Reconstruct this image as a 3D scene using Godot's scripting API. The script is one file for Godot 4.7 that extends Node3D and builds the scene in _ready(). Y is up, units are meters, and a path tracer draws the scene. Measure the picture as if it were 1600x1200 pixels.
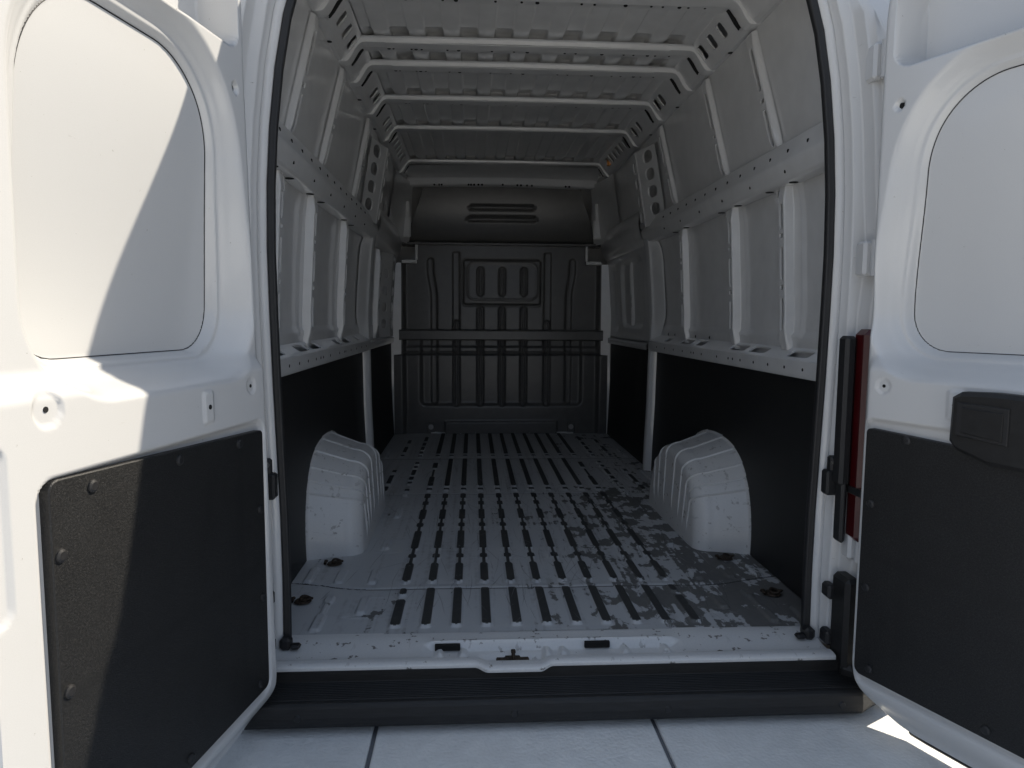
extends Node3D
# A white high-roof cargo van seen from behind with both rear doors open.
# Van coordinates: x to the right, y up from the load floor, z backwards from the door sill.

const FH := 0.55            # height of the load floor above the road
const PAVING_TOP := -0.155         # top of the white paving seen from the load floor, raise made up to keep it bright
const XH := 0.791
const ZH := 0.05
const TL := 0.19653         # how far past square each rear door stands open
const TR := 0.40107

var van: Node3D
var mats := {}

# ---------------------------------------------------------------- mesh builder
class MB:
	var v := PackedVector3Array()
	var n := PackedVector3Array()
	var t := PackedVector2Array()
	var ix := PackedInt32Array()
	func tri(a: Vector3, b: Vector3, c: Vector3) -> void:
		var m := (b - a).cross(c - a).normalized()
		var s := v.size()
		for p in [a, b, c]:
			v.append(p); n.append(m); t.append(Vector2(p.x + p.z, p.y))
		ix.append_array(PackedInt32Array([s, s + 2, s + 1]))
	func quad(a: Vector3, b: Vector3, c: Vector3, d: Vector3) -> void:
		var m := (c - a).cross(d - b).normalized()
		var s := v.size()
		for p in [a, b, c, d]:
			v.append(p); n.append(m); t.append(Vector2(p.x + p.z, p.y))
		ix.append_array(PackedInt32Array([s, s + 2, s + 1, s, s + 3, s + 2]))
	func grid(p: PackedVector3Array, nu: int, nv: int, uv := PackedVector2Array(), flip := false) -> void:
		var s := v.size()
		for j in nv:
			var j0 := maxi(j - 1, 0) * nu
			var j1 := mini(j + 1, nv - 1) * nu
			for i in nu:
				var du := p[j * nu + mini(i + 1, nu - 1)] - p[j * nu + maxi(i - 1, 0)]
				var dv := p[j1 + i] - p[j0 + i]
				var m := du.cross(dv).normalized()
				n.append(-m if flip else m)
		v.append_array(p)
		if uv.size() == p.size():
			t.append_array(uv)
		else:
			for q in p: t.append(Vector2(q.x + q.z, q.y))
		for j in nv - 1:
			for i in nu - 1:
				var a := s + j * nu + i
				var b := a + 1
				var c := a + nu
				var d := c + 1
				if flip: ix.append_array(PackedInt32Array([a, b, d, a, d, c]))
				else: ix.append_array(PackedInt32Array([a, d, b, a, c, d]))
	# chamfered box
	func box(c: Vector3, sz: Vector3, b := 0.003, xf := Transform3D.IDENTITY) -> void:
		var h := sz * 0.5
		b = minf(b, minf(h.x, minf(h.y, h.z)) * 0.9)
		var P := func(sx: int, sy: int, sz2: int, ax: int) -> Vector3:
			var q := Vector3(sx * (h.x - b), sy * (h.y - b), sz2 * (h.z - b))
			if ax == 0: q.x = sx * h.x
			elif ax == 1: q.y = sy * h.y
			else: q.z = sz2 * h.z
			return xf * (c + q)
		for s in [-1, 1]:
			q4(P.call(s, -1, -1, 0), P.call(s, 1, -1, 0), P.call(s, 1, 1, 0), P.call(s, -1, 1, 0), s < 0)
			q4(P.call(-1, s, -1, 1), P.call(-1, s, 1, 1), P.call(1, s, 1, 1), P.call(1, s, -1, 1), s < 0)
			q4(P.call(-1, -1, s, 2), P.call(1, -1, s, 2), P.call(1, 1, s, 2), P.call(-1, 1, s, 2), s < 0)
			for r in [-1, 1]:
				q4(P.call(s, r, -1, 0), P.call(s, r, -1, 1), P.call(s, r, 1, 1), P.call(s, r, 1, 0), s * r < 0)
				q4(P.call(s, -1, r, 0), P.call(s, 1, r, 0), P.call(s, 1, r, 2), P.call(s, -1, r, 2), s * r < 0)
				q4(P.call(-1, s, r, 1), P.call(-1, s, r, 2), P.call(1, s, r, 2), P.call(1, s, r, 1), s * r < 0)
				for w in [-1, 1]:
					if s * r * w > 0: tri(P.call(s, r, w, 0), P.call(s, r, w, 1), P.call(s, r, w, 2))
					else: tri(P.call(s, r, w, 0), P.call(s, r, w, 2), P.call(s, r, w, 1))
	func q4(a: Vector3, b: Vector3, c: Vector3, d: Vector3, rev: bool) -> void:
		if rev: quad(a, d, c, b)
		else: quad(a, b, c, d)
	func cyl(c: Vector3, axis: Vector3, r: float, h: float, seg := 14, r2 := -1.0) -> void:
		var w := axis.normalized()
		var u := w.cross(Vector3.UP if absf(w.y) < 0.9 else Vector3.RIGHT).normalized()
		var q := w.cross(u)
		if r2 < 0.0: r2 = r
		for k in seg:
			var a0 := TAU * k / seg
			var a1 := TAU * (k + 1) / seg
			var d0 := u * cos(a0) + q * sin(a0)
			var d1 := u * cos(a1) + q * sin(a1)
			quad(c + d0 * r, c + d1 * r, c + d1 * r2 + w * h, c + d0 * r2 + w * h)
			tri(c + w * h, c + d0 * r2 + w * h, c + d1 * r2 + w * h)
			tri(c, c + d1 * r, c + d0 * r)
	func tube(path: PackedVector3Array, r: float, seg := 8, closed := false) -> void:
		var m := path.size()
		var pts := PackedVector3Array()
		var last := Vector3.ZERO
		for k in (m + 1 if closed else m):
			var i := k % m
			var d: Vector3
			if closed: d = path[(i + 1) % m] - path[(i + m - 1) % m]
			else: d = path[mini(i + 1, m - 1)] - path[maxi(i - 1, 0)]
			d = d.normalized()
			var u := last - d * last.dot(d)
			if u.length() < 0.1: u = d.cross(Vector3.UP if absf(d.y) < 0.9 else Vector3.RIGHT)
			u = u.normalized(); last = u
			var q := d.cross(u)
			for j in seg + 1:
				var a := TAU * j / seg
				pts.append(path[i] + (u * cos(a) + q * sin(a)) * r)
		grid(pts, seg + 1, (m + 1 if closed else m))
	# profile in the xy of each frame, swept from frame to frame; facets along the profile
	func sweep(prof: PackedVector2Array, path: Array, closed := false, caps := false, flip := false) -> void:
		var m := prof.size()
		for k in path.size() - 1:
			var A: Transform3D = path[k]
			var B: Transform3D = path[k + 1]
			for i in (m if closed else m - 1):
				var p := prof[i]
				var q := prof[(i + 1) % m]
				q4(A * Vector3(p.x, p.y, 0), A * Vector3(q.x, q.y, 0), B * Vector3(q.x, q.y, 0), B * Vector3(p.x, p.y, 0), flip)
		if caps:
			for e in [0, path.size() - 1]:
				var T: Transform3D = path[e]
				var id := Geometry2D.triangulate_polygon(prof)
				for k in range(0, id.size(), 3):
					var a := prof[id[k]]; var b := prof[id[k + 1]]; var c := prof[id[k + 2]]
					tri(T * Vector3(a.x, a.y, 0), T * Vector3(b.x, b.y, 0), T * Vector3(c.x, c.y, 0))
	# sheet with a row of holes stacked along v; f maps (u, v) to space, lip is the depth of the hole edges
	func holed(f: Callable, u0: float, u1: float, v0: float, v1: float, hs: Array, lip: Callable, ex := 2.6, nu := 3) -> void:
		var at := v0
		for h in hs:
			var cu: float = h[0]; var cv: float = h[1]; var ru: float = h[2]; var rv: float = h[3]
			var e := 0.004
			var a := cv - rv - e
			var b := cv + rv + e
			if a > at + 0.0005: strip(f, u0, u1, at, a, nu)
			at = b
			var N := 32
			var O := []
			var I := []
			for k in N:
				var side := k / 8
				var q := (k % 8) / 8.0
				var o: Vector2
				if side == 0: o = Vector2(lerpf(u0, u1, q), a)
				elif side == 1: o = Vector2(u1, lerpf(a, b, q))
				elif side == 2: o = Vector2(lerpf(u1, u0, q), b)
				else: o = Vector2(u0, lerpf(b, a, q))
				var an := deg_to_rad(-135.0 + 360.0 * k / N)
				var c := cos(an); var s := sin(an)
				O.append(o)
				I.append(Vector2(cu + ru * signf(c) * pow(absf(c), 2.0 / ex), cv + rv * signf(s) * pow(absf(s), 2.0 / ex)))
			for k in N:
				var k2 := (k + 1) % N
				quad(f.call(O[k].x, O[k].y), f.call(O[k2].x, O[k2].y), f.call(I[k2].x, I[k2].y), f.call(I[k].x, I[k].y))
				quad(f.call(I[k].x, I[k].y), f.call(I[k2].x, I[k2].y), lip.call(I[k2].x, I[k2].y), lip.call(I[k].x, I[k].y))
		if v1 > at + 0.0005: strip(f, u0, u1, at, v1, nu)
	func strip(f: Callable, u0: float, u1: float, v0: float, v1: float, nu := 3) -> void:
		var m := maxi(1, int(ceil((v1 - v0) / 0.08)))
		for j in m:
			for i in nu:
				var a := lerpf(u0, u1, float(i) / nu); var b := lerpf(u0, u1, float(i + 1) / nu)
				var c := lerpf(v0, v1, float(j) / m); var d := lerpf(v0, v1, float(j + 1) / m)
				quad(f.call(a, c), f.call(b, c), f.call(b, d), f.call(a, d))
	func mesh() -> ArrayMesh:
		var A := []
		A.resize(Mesh.ARRAY_MAX)
		A[Mesh.ARRAY_VERTEX] = v; A[Mesh.ARRAY_NORMAL] = n; A[Mesh.ARRAY_TEX_UV] = t; A[Mesh.ARRAY_INDEX] = ix
		var m := ArrayMesh.new()
		m.add_surface_from_arrays(Mesh.PRIMITIVE_TRIANGLES, A)
		return m

func part(called: String, mb: MB, m: Material, parent: Node3D, label := "") -> MeshInstance3D:
	var o := MeshInstance3D.new()
	o.name = called
	o.mesh = mb.mesh()
	o.material_override = m
	o.cast_shadow = GeometryInstance3D.SHADOW_CASTING_SETTING_ON
	parent.add_child(o, true)
	if parent == van: o.position = Vector3(0, FH, 0)
	if label: o.set_meta("label", label)
	return o

func lin(r: float, g: float, b: float) -> Color:
	return Color(r, g, b).linear_to_srgb()

func noise_tex(w: int, h: int, freq: float, seed_: int, c0: Color, c1: Color, oct := 4, normal := false, bump := 2.0) -> ImageTexture:
	var fn := FastNoiseLite.new()
	fn.seed = seed_; fn.frequency = freq; fn.fractal_octaves = oct
	var im := fn.get_seamless_image(w, h)
	im.convert(Image.FORMAT_RGB8)
	if normal:
		im.bump_map_to_normal_map(bump)
	else:
		var d := im.get_data()
		for i in w * h:
			var q := d[i * 3] / 255.0
			var c := c0.lerp(c1, q)
			d[i * 3] = int(c.r * 255.0); d[i * 3 + 1] = int(c.g * 255.0); d[i * 3 + 2] = int(c.b * 255.0)
		im = Image.create_from_data(w, h, false, Image.FORMAT_RGB8, d)
	im.generate_mipmaps()
	return ImageTexture.create_from_image(im)

func mat(key: String, c: Color, rough: float, metal := 0.0, tex: Texture2D = null, nrm: Texture2D = null, scale := 1.0, coat := 0.0, nscale := 0.3) -> StandardMaterial3D:
	var m := StandardMaterial3D.new()
	m.albedo_color = c; m.roughness = rough; m.metallic = metal
	if tex: m.albedo_texture = tex
	if nrm:
		m.normal_enabled = true; m.normal_texture = nrm; m.normal_scale = nscale
	if tex or nrm:
		m.uv1_triplanar = true; m.uv1_world_triplanar = true
		m.uv1_scale = Vector3.ONE * scale
	if coat > 0.0:
		m.clearcoat_enabled = true; m.clearcoat = coat; m.clearcoat_roughness = 0.08
	m.cull_mode = BaseMaterial3D.CULL_DISABLED
	mats[key] = m
	return m

func board_texture() -> ImageTexture:
	# coarse dark grain with faint smears and pale scratches
	var W := 1024
	var f1 := FastNoiseLite.new()
	f1.seed = 21; f1.frequency = 0.13; f1.fractal_octaves = 3
	var a := f1.get_seamless_image(W, W).get_data()
	var f2 := FastNoiseLite.new()
	f2.seed = 22; f2.frequency = 0.006; f2.fractal_octaves = 5
	var b := f2.get_seamless_image(W, W).get_data()
	var L := PackedFloat32Array()
	L.resize(W * W)
	for k in W * W: L[k] = clampf(0.58 + 1.0 * (a[k] / 255.0 - 0.5) + 0.14 * (b[k] / 255.0 - 0.5), 0.2, 1.0)
	var rng := RandomNumberGenerator.new()
	rng.seed = 77
	for n in 70:
		var p := Vector2(rng.randf() * W, rng.randf() * W)
		var an := rng.randf_range(-0.5, 0.5) if n % 3 else rng.randf() * PI
		var len := int(rng.randf_range(10.0, 90.0) * (2.5 if n % 9 == 0 else 1.0))
		var br := rng.randf_range(0.06, 0.30)
		for k in len:
			an += rng.randf_range(-0.03, 0.03)
			p += Vector2(cos(an), sin(an))
			var i := posmod(int(p.y), W) * W + posmod(int(p.x), W)
			L[i] = minf(1.0, L[i] + br * sin(PI * k / len))
	var out := PackedByteArray()
	out.resize(W * W * 3)
	for k in W * W:
		var q := int(L[k] * 255.0)
		out[k * 3] = q; out[k * 3 + 1] = q; out[k * 3 + 2] = q
	var im := Image.create_from_data(W, W, false, Image.FORMAT_RGB8, out)
	im.generate_mipmaps()
	return ImageTexture.create_from_image(im)

func slab_texture() -> ImageTexture:
	var W := 1024
	var f1 := FastNoiseLite.new()
	f1.seed = 61; f1.frequency = 0.008; f1.fractal_octaves = 6; f1.fractal_gain = 0.6
	var a := f1.get_seamless_image(W, W).get_data()
	var f2 := FastNoiseLite.new()
	f2.seed = 63; f2.frequency = 0.3; f2.fractal_octaves = 2
	var b := f2.get_seamless_image(W, W).get_data()
	var out := PackedByteArray()
	out.resize(W * W * 3)
	for k in W * W:
		var q := 0.955 + 0.06 * (a[k] / 255.0 - 0.5)
		var n := b[k] / 255.0
		q += 0.05 * (n - 0.5)
		if n > 0.86 and a[k] > 120: q -= 0.22
		var c := clampf(q, 0.0, 1.0)
		out[k * 3] = int(c * 255.0); out[k * 3 + 1] = int(c * 255.0); out[k * 3 + 2] = int(c * 253.0)
	var im := Image.create_from_data(W, W, false, Image.FORMAT_RGB8, out)
	im.generate_mipmaps()
	return ImageTexture.create_from_image(im)

func half_width(y: float) -> float:     # inner face of the side skin
	var Y := [-0.3, 0.0, 0.45, 1.0, 1.4, 1.7, 2.08, 2.3]
	var X := [0.93, 0.935, 0.953, 0.955, 0.93, 0.89, 0.83, 0.795]
	for k in 7:
		if y <= Y[k + 1]:
			return lerpf(X[k], X[k + 1], clampf((y - Y[k]) / (Y[k + 1] - Y[k]), 0.0, 1.0))
	return 0.795

func ss(a: float, b: float, x: float) -> float:
	return smoothstep(a, b, x)

func rbox(x: float, y: float, hx: float, hy: float, r: float) -> float:
	var qx := absf(x) - hx + r
	var qy := absf(y) - hy + r
	return Vector2(maxf(qx, 0.0), maxf(qy, 0.0)).length() + minf(maxf(qx, qy), 0.0) - r

func _ready() -> void:
	# ---------------------------------------------------------------- camera, sky, sun, exposure
	var cam := Camera3D.new()
	cam.name = "camera"
	cam.basis = Basis(Vector3(0.9984011676, 0.0059617806, 0.0562100149), Vector3(-0.0006496402, 0.9955669301, -0.094053526), Vector3(-0.0565215584, 0.0938666339, 0.9939790584))
	cam.position = Vector3(-0.24594, 0.98472 + FH, 1.94797)
	cam.fov = 57.8086
	cam.near = 0.02
	cam.far = 900.0
	add_child(cam)
	var sky_m := ProceduralSkyMaterial.new()
	sky_m.sky_top_color = Color(0.60, 0.67, 0.775)
	sky_m.sky_horizon_color = Color(0.70, 0.73, 0.77)
	sky_m.sky_curve = 0.12
	sky_m.ground_horizon_color = Color(0.62, 0.62, 0.60)
	sky_m.ground_bottom_color = Color(0.45, 0.44, 0.42)
	sky_m.sun_angle_max = 1.0
	var sky := Sky.new()
	sky.sky_material = sky_m
	var env := Environment.new()
	env.background_mode = Environment.BG_SKY
	env.sky = sky
	env.background_energy_multiplier = 0.6
	env.tonemap_mode = Environment.TONE_MAPPER_LINEAR
	env.tonemap_exposure = 1.9
	env.sdfgi_enabled = true
	env.ssao_enabled = true
	env.ssil_enabled = true
	var we := WorldEnvironment.new()
	we.name = "world_environment"
	we.environment = env
	add_child(we)
	var sun := DirectionalLight3D.new()
	sun.name = "sun"
	sun.light_color = Color(1.0, 0.955, 0.88)
	sun.light_energy = 1.1
	sun.light_angular_distance = 0.5
	sun.shadow_enabled = true
	var sd := Vector3(-1.0, -1.21, 0.55).normalized()
	sun.look_at_from_position(Vector3(0, 8, 0), Vector3(0, 8, 0) + sd, Vector3.RIGHT)
	add_child(sun)

	make_materials()
	build_ground()
	van = Node3D.new()
	van.name = "cargo_van"
	van.set_meta("label", "white high-roof cargo van with both rear doors open, showing its empty load bay")
	van.set_meta("category", "van")
	add_child(van)
	build_shell()
	build_floor()
	build_walls()
	build_roof()
	build_bulkhead()
	build_rear_frame()
	build_doors()

func make_materials() -> void:
	var fine := chip_texture(1024, 1024, 3, Color(1, 1, 1), Color(0.62, 0.60, 0.56), 0.93, 0.03)
	var orange := noise_tex(256, 256, 0.08, 5, Color.WHITE, Color.WHITE, 2, true, 1.0)
	mat("white", lin(0.66, 0.66, 0.655), 0.28, 0.0, fine, orange, 2.2, 0.5, 0.05)
	mat("primer", lin(0.66, 0.66, 0.655), 0.28, 0.0, noise_tex(512, 512, 0.012, 8, Color(0.95, 0.95, 0.95), Color(1, 1, 1), 5), orange, 1.3, 0.6, 0.05)
	var spk := board_texture()
	var spn := noise_tex(1024, 1024, 0.4, 22, Color.WHITE, Color.WHITE, 2, true, 5.0)
	mat("board", lin(0.029, 0.029, 0.029), 0.5, 0.0, spk, spn, 1.6, 0.0, 0.5)
	mat("dark_paint", lin(0.11, 0.108, 0.103), 0.28, 0.0, noise_tex(256, 256, 0.03, 31, Color(0.93, 0.93, 0.93), Color(1, 1, 1), 4), orange, 1.5, 0.0, 0.1)
	mat("rubber", lin(0.016, 0.016, 0.017), 0.5, 0.0, null, orange, 3.0, 0.0, 0.2)
	mat("plastic", lin(0.016, 0.016, 0.0165), 0.5, 0.0, noise_tex(512, 512, 0.02, 41, Color(0.6, 0.58, 0.55), Color(1, 1, 1), 5), spn, 3.0, 0.0, 0.35)
	mat("bumper", lin(0.017, 0.017, 0.018), 0.5, 0.0, noise_tex(512, 512, 0.03, 44, Color(0.45, 0.44, 0.43), Color(1, 1, 1), 6), spn, 3.0, 0.0, 0.3)
	mats.bumper.uv1_scale = Vector3(0.7, 9.0, 9.0)
	mat("hole", lin(0.006, 0.006, 0.006), 0.9)  # near-black, stands in for the shade inside holes
	mat("red", lin(0.055, 0.0025, 0.004), 0.3)
	mat("amber", lin(0.85, 0.33, 0.06), 0.15, 0.0, null, null, 1.0, 0.6)
	mat("steel", lin(0.35, 0.34, 0.33), 0.4, 0.9)
	mat("rust", lin(0.10, 0.075, 0.055), 0.7, 0.3, noise_tex(256, 256, 0.06, 51, Color(0.4, 0.35, 0.3), Color(1, 1, 1), 4), null, 6.0)
	mat("tyre", lin(0.018, 0.018, 0.018), 0.85)
	var grit := slab_texture()
	for k in 3: mat("slab%d" % k, lin([0.90, 0.93, 0.87][k], [0.90, 0.93, 0.875][k], [0.895, 0.925, 0.88][k]), 0.6, 0.0, grit, noise_tex(512, 512, 0.12, 62 + k, Color.WHITE, Color.WHITE, 4, true, 3.0), 1.1, 0.0, 0.3)
	mat("joint", lin(0.16, 0.165, 0.18), 0.9)
	mat("asphalt", lin(0.30, 0.295, 0.285), 0.9, 0.0, noise_tex(512, 512, 0.08, 71, Color(0.75, 0.75, 0.75), Color(1, 1, 1), 5), null, 0.6)

# ---------------------------------------------------------------- ground
func build_ground() -> void:
	var g := MB.new()
	g.quad(Vector3(-300, 0, 300), Vector3(300, 0, 300), Vector3(300, 0, -300), Vector3(-300, 0, -300))
	var o := part("ground", g, mats.asphalt, self)
	o.set_meta("kind", "structure")
	o.set_meta("label", "pale grey ground that the van stands on")
	o.set_meta("category", "ground")
	# white slabs lifted on a made-up bed to stay bright, dark joints between
	var top := FH + PAVING_TOP
	var b := MB.new()
	b.box(Vector3(0, (top - 0.012) * 0.5, 3.53), Vector3(8.9, top - 0.012, 7.0), 0.01)
	var bed := part("pavement", b, mats.joint, self)
	bed.set_meta("kind", "structure")
	bed.set_meta("label", "white paving in wide slabs right behind the bumper, its raised height made up for brightness")
	bed.set_meta("category", "pavement")
	var w := 0.786
	for r in 3:
		for k in 11:
			var cx := -0.1225 + (k - 5) * w
			var s := MB.new()
			s.box(Vector3(cx, top - 0.015, 0.03 + 1.165 + r * 2.33), Vector3(w - 0.013, 0.03, 2.33 - 0.013), 0.004)
			part("slab", s, mats["slab%d" % ((k * 2 + r) % 3)], bed)

# ---------------------------------------------------------------- outer shell
func body_outline() -> PackedVector2Array:
	var R := [[0.93, -0.30], [1.0, -0.22], [1.01, 0.3], [1.01, 0.8], [1.01, 1.1], [1.0, 1.4], [0.985, 1.7], [0.96, 1.95], [0.935, 2.07], [0.88, 2.17], [0.78, 2.235], [0.58, 2.268], [0.28, 2.282], [0.0, 2.287]]
	var out := PackedVector2Array()
	for q in R: out.append(Vector2(q[0], q[1]))
	for k in range(R.size() - 2, -1, -1): out.append(Vector2(-R[k][0], R[k][1]))
	return out

func rear_limit(x: float, y: float) -> float:     # unseen rear roof edge, sloped and rounded to shape its shadow on the left door
	return minf(0.075, 0.075 - (y - 1.97 + 0.32 * ss(0.25, 0.78, absf(x))) / 2.2)

func build_shell() -> void:
	var ol := body_outline()
	var m := MB.new()
	var pts := PackedVector3Array()
	var zs := [0.075, 0.06, -0.1, -1.0, -2.0, -3.0, -4.2, -4.4]
	for z in zs:
		for p in ol:
			var k := 0.988 if z > 0.07 else 1.0
			pts.append(Vector3(p.x * k, p.y if z < 0.07 else p.y * 0.994, minf(z, rear_limit(p.x, p.y))))
	m.grid(pts, ol.size(), zs.size())
	# front closing wall
	for i in ol.size() - 1:
		m.tri(Vector3(0, 0.8, -4.4), Vector3(ol[i].x, ol[i].y, -4.4), Vector3(ol[i + 1].x, ol[i + 1].y, -4.4))
	part("body_skin", m, mats.white, van)
	var u := MB.new()
	u.box(Vector3(0, -0.17, -2.2), Vector3(1.8, 0.22, 4.3), 0.02)
	part("underbody", u, mats.plastic, van)
	for s in [-1, 1]:
		var ty := MB.new()
		ty.cyl(Vector3(s * 0.78, -0.205, -1.30), Vector3(s, 0, 0), 0.345, 0.2, 36)
		var tyre := part("wheel", ty, mats.tyre, van)
		var ri := MB.new()
		ri.cyl(Vector3(s * 0.979, -0.205, -1.30), Vector3(s, 0, 0), 0.21, 0.004, 24)
		part("rim", ri, mats.steel, tyre)

# ---------------------------------------------------------------- load floor
var ribs := []      # [cx, z near, z far, half width, worn top]

func list_ribs() -> void:
	for i in 11:
		var cx := -0.495 + 0.098 * i
		var edge := i == 0 or i == 10
		ribs.append([cx, -0.205, -0.415 if edge else -0.512, 0.0165, true])
		if edge: ribs.append([cx, -0.455, -0.51, 0.013, true])
		ribs.append([cx, -0.57, -1.885, 0.0075, true])
		for z in [[-0.58, -0.771], [-0.829, -0.886], [-0.948, -1.2], [-1.254, -1.32], [-1.379, -1.559], [-1.636, -1.722], [-1.785, -1.885], [-1.965, -2.015], [-2.065, -2.845], [-2.94, -2.985], [-3.035, -3.93]]:
			if edge and z[0] < -1.9 and z[0] > -2.1 and z[1] < -2.5:
				ribs.append([cx, -2.065, -2.3, 0.0165, true]); ribs.append([cx, -2.3, -2.5, 0.009, true]); ribs.append([cx, -2.55, -2.72, 0.0165, true])
				continue
			ribs.append([cx, z[0], z[1], 0.0165, true])
	for s in [-1, 1]:
		for z in [[-0.312, -0.44], [-0.575, -0.714], [-0.965, -1.10], [-1.433, -1.60], [-1.855, -1.88], [-1.955, -2.0], [-2.12, -2.17], [-2.21, -2.30], [-2.35, -2.50], [-2.56, -2.62], [-2.68, -2.74], [-2.93, -2.98], [-3.04, -3.12], [-3.18, -3.30], [-3.36, -3.48], [-3.55, -3.75]]:
			ribs.append([s * 0.62, z[0], z[1], 0.015, z[0] < -1.9])
		for z in [[-0.19, -0.305], [-0.40, -0.46], [-0.58, -0.72], [-1.85, -1.87], [-1.96, -2.06], [-2.12, -2.34], [-2.42, -2.5], [-2.95, -3.0], [-3.1, -3.3], [-3.45, -3.6]]:
			ribs.append([s * 0.745, z[0], z[1], 0.015, z[0] < -1.9])
		ribs.append([s * 0.745, -0.29, -0.42, 0.007, false])
		for z in [[-0.595, -0.74], [-0.2, -0.31], [-1.9, -2.0], [-2.2, -2.45], [-2.93, -2.99], [-3.1, -3.2]]:
			ribs.append([s * 0.86, z[0], z[1], 0.014, false])

func seam_z(k: int, x: float) -> float:
	if k == 0: return -0.525 - 0.075 * ss(0.62, 0.95, absf(x))
	return [-0.525, -1.90, -2.88][k]

func build_floor() -> void:
	list_ribs()
	var xs := []
	var cs := []
	for i in 11: cs.append(-0.495 + 0.098 * i)
	for s in [-1, 1]:
		for c in [0.62, 0.745, 0.86]: cs.append(s * c)
	for c in cs:
		for d in [0.0, 0.004, 0.0065, 0.0095, 0.0125, 0.0155, 0.0185, 0.022]:
			xs.append(c + d)
			if d > 0.0: xs.append(c - d)
	for k in 60: xs.append(-0.953 + 1.906 * k / 59.0)
	xs.sort()
	var X := [xs[0]]
	for x in xs:
		if x - X[-1] > 0.0016: X.append(x)
	var Z := []
	var z := -0.163
	while z > -3.985:
		Z.append(z)
		z -= 0.0065 if z > -0.65 else (0.009 if z > -1.95 else 0.013)
	var nu := X.size()
	var nv := Z.size()
	var H := PackedFloat32Array()
	H.resize(nu * nv)
	for r in ribs:
		var hl: float = (r[1] - r[2]) * 0.5
		var cz: float = (r[1] + r[2]) * 0.5
		for j in nv:
			if Z[j] > r[1] + 0.01 or Z[j] < r[2] - 0.01: continue
			for i in nu:
				if absf(X[i] - r[0]) > r[3] + 0.008: continue
				var d := rbox(X[i] - r[0], Z[j] - cz, r[3], hl, minf(r[3] * 0.7, hl))
				var h := 0.0095 * (1.0 - ss(-0.003, 0.0055, d))
				if h > H[j * nu + i]: H[j * nu + i] = h
	var wob := FastNoiseLite.new()
	wob.seed = 4; wob.frequency = 1.3
	var pts := PackedVector3Array()
	var uv := PackedVector2Array()
	for j in nv:
		for i in nu:
			var x: float = X[i]
			var zz: float = Z[j]
			var h := H[j * nu + i] + wob.get_noise_2d(x, zz) * 0.003
			for k in 3:
				var dz := zz - seam_z(k, x)
				if absf(dz) < 0.03: h += -0.004 * (1.0 - ss(0.002, 0.009, absf(dz))) + (0.0015 if dz < 0 else 0.0)
			# raised plate round the lashing points beside the outer ribs
			for s in [-1, 1]:
				var d2 := rbox(x - s * 0.60, zz + 0.37, 0.062, 0.085, 0.015)
				h += 0.003 * (1.0 - ss(0.0, 0.006, absf(d2)))
				var d3 := rbox(x - s * 0.60, zz + 1.02, 0.06, 0.09, 0.015)
				h += 0.003 * (1.0 - ss(0.0, 0.006, absf(d3)))
			pts.append(Vector3(x, h, zz))
			uv.append(Vector2((x + 0.96) / 1.92, -zz / 4.0))
	var m := MB.new()
	m.grid(pts, nu, nv, uv)
	var fl := part("floor_panel", m, floor_material(), van, "worn pale grey ribbed steel load floor with paint flaking off on one side")
	# lashing rings
	for q in [[-0.833, -0.418], [-0.797, -0.789], [0.833, -0.418], [0.797, -0.789]]:
		var c := Vector3(q[0], 0.004, q[1])
		var r := MB.new()
		r.cyl(c, Vector3.UP, 0.03, 0.005, 18, 0.026)
		var ring := PackedVector3Array()
		for k in 18:
			var a := TAU * k / 18.0
			ring.append(c + Vector3(0.02 * cos(a) - 0.012 * signf(q[0]) * 0.0 + 0.012, 0.011 + 0.004 * sin(a * 2.0), 0.017 * sin(a)))
		r.tube(ring, 0.0045, 7, true)
		r.tube(PackedVector3Array([c + Vector3(-0.034, 0.006, -0.016), c + Vector3(-0.034, 0.012, 0.0), c + Vector3(-0.034, 0.006, 0.016)]), 0.006, 7)
		part("lashing_ring", r, mats.rust, fl)
	# wheel arches
	for s in [-1, 1]:
		build_arch(s)
	# sill
	var sx := []
	for k in 230: sx.append(-0.835 + 1.67 * k / 229.0)
	var prof_n := 40
	var sp := PackedVector3Array()
	var suv := PackedVector2Array()
	for j in prof_n:
		for x: float in sx:
			var t := float(j) / (prof_n - 1)
			var zz := lerpf(-0.17, 0.02, t)
			var rise := 1.0 - ss(0.36, 0.40, absf(x))
			# floor edge, riser, gutter
			var y := -0.001
			var yr := -0.026 * ss(-0.106, -0.092, zz)
			var yo := -0.012 * ss(-0.15, -0.04, zz)
			y += lerpf(yo, yr, rise)
			if rise > 0.5: y += 0.002 * (1.0 - ss(0.0, 0.012, absf(zz + 0.108)))
			# stiffening webs across the riser
			for wx in [-0.345, -0.275, 0.22, 0.345, -0.02, 0.03]:
				y += 0.012 * (1.0 - ss(0.006, 0.014, absf(x - wx))) * ss(-0.10, -0.09, zz) * (1.0 - ss(-0.06, -0.045, zz)) * rise
			# bulge and bowl round the lock striker
			var bw := 1.0 - ss(0.075, 0.115, absf(x + 0.125))
			var lipz := 0.004 + 0.02 * bw
			y -= 0.016 * bw * ss(-0.085, -0.05, zz) * (1.0 - ss(0.0, 0.03, zz))
			# rolled lip
			var zq := zz + (0.022 * bw * ss(-0.06, 0.02, zz))
			y = lerpf(y, -0.006 - 0.006 * bw, ss(-0.03, -0.016, zz))
			if j >= prof_n - 3:
				y -= [0.003, 0.009, 0.016][j - (prof_n - 3)]
				zq = 0.006 + lipz + [0.008, 0.010, 0.009][j - (prof_n - 3)]
			sp.append(Vector3(x, y, zq))
			suv.append(Vector2((x + 0.96) / 1.92, (0.2 - zz) / 4.0))
	var si := MB.new()
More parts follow.
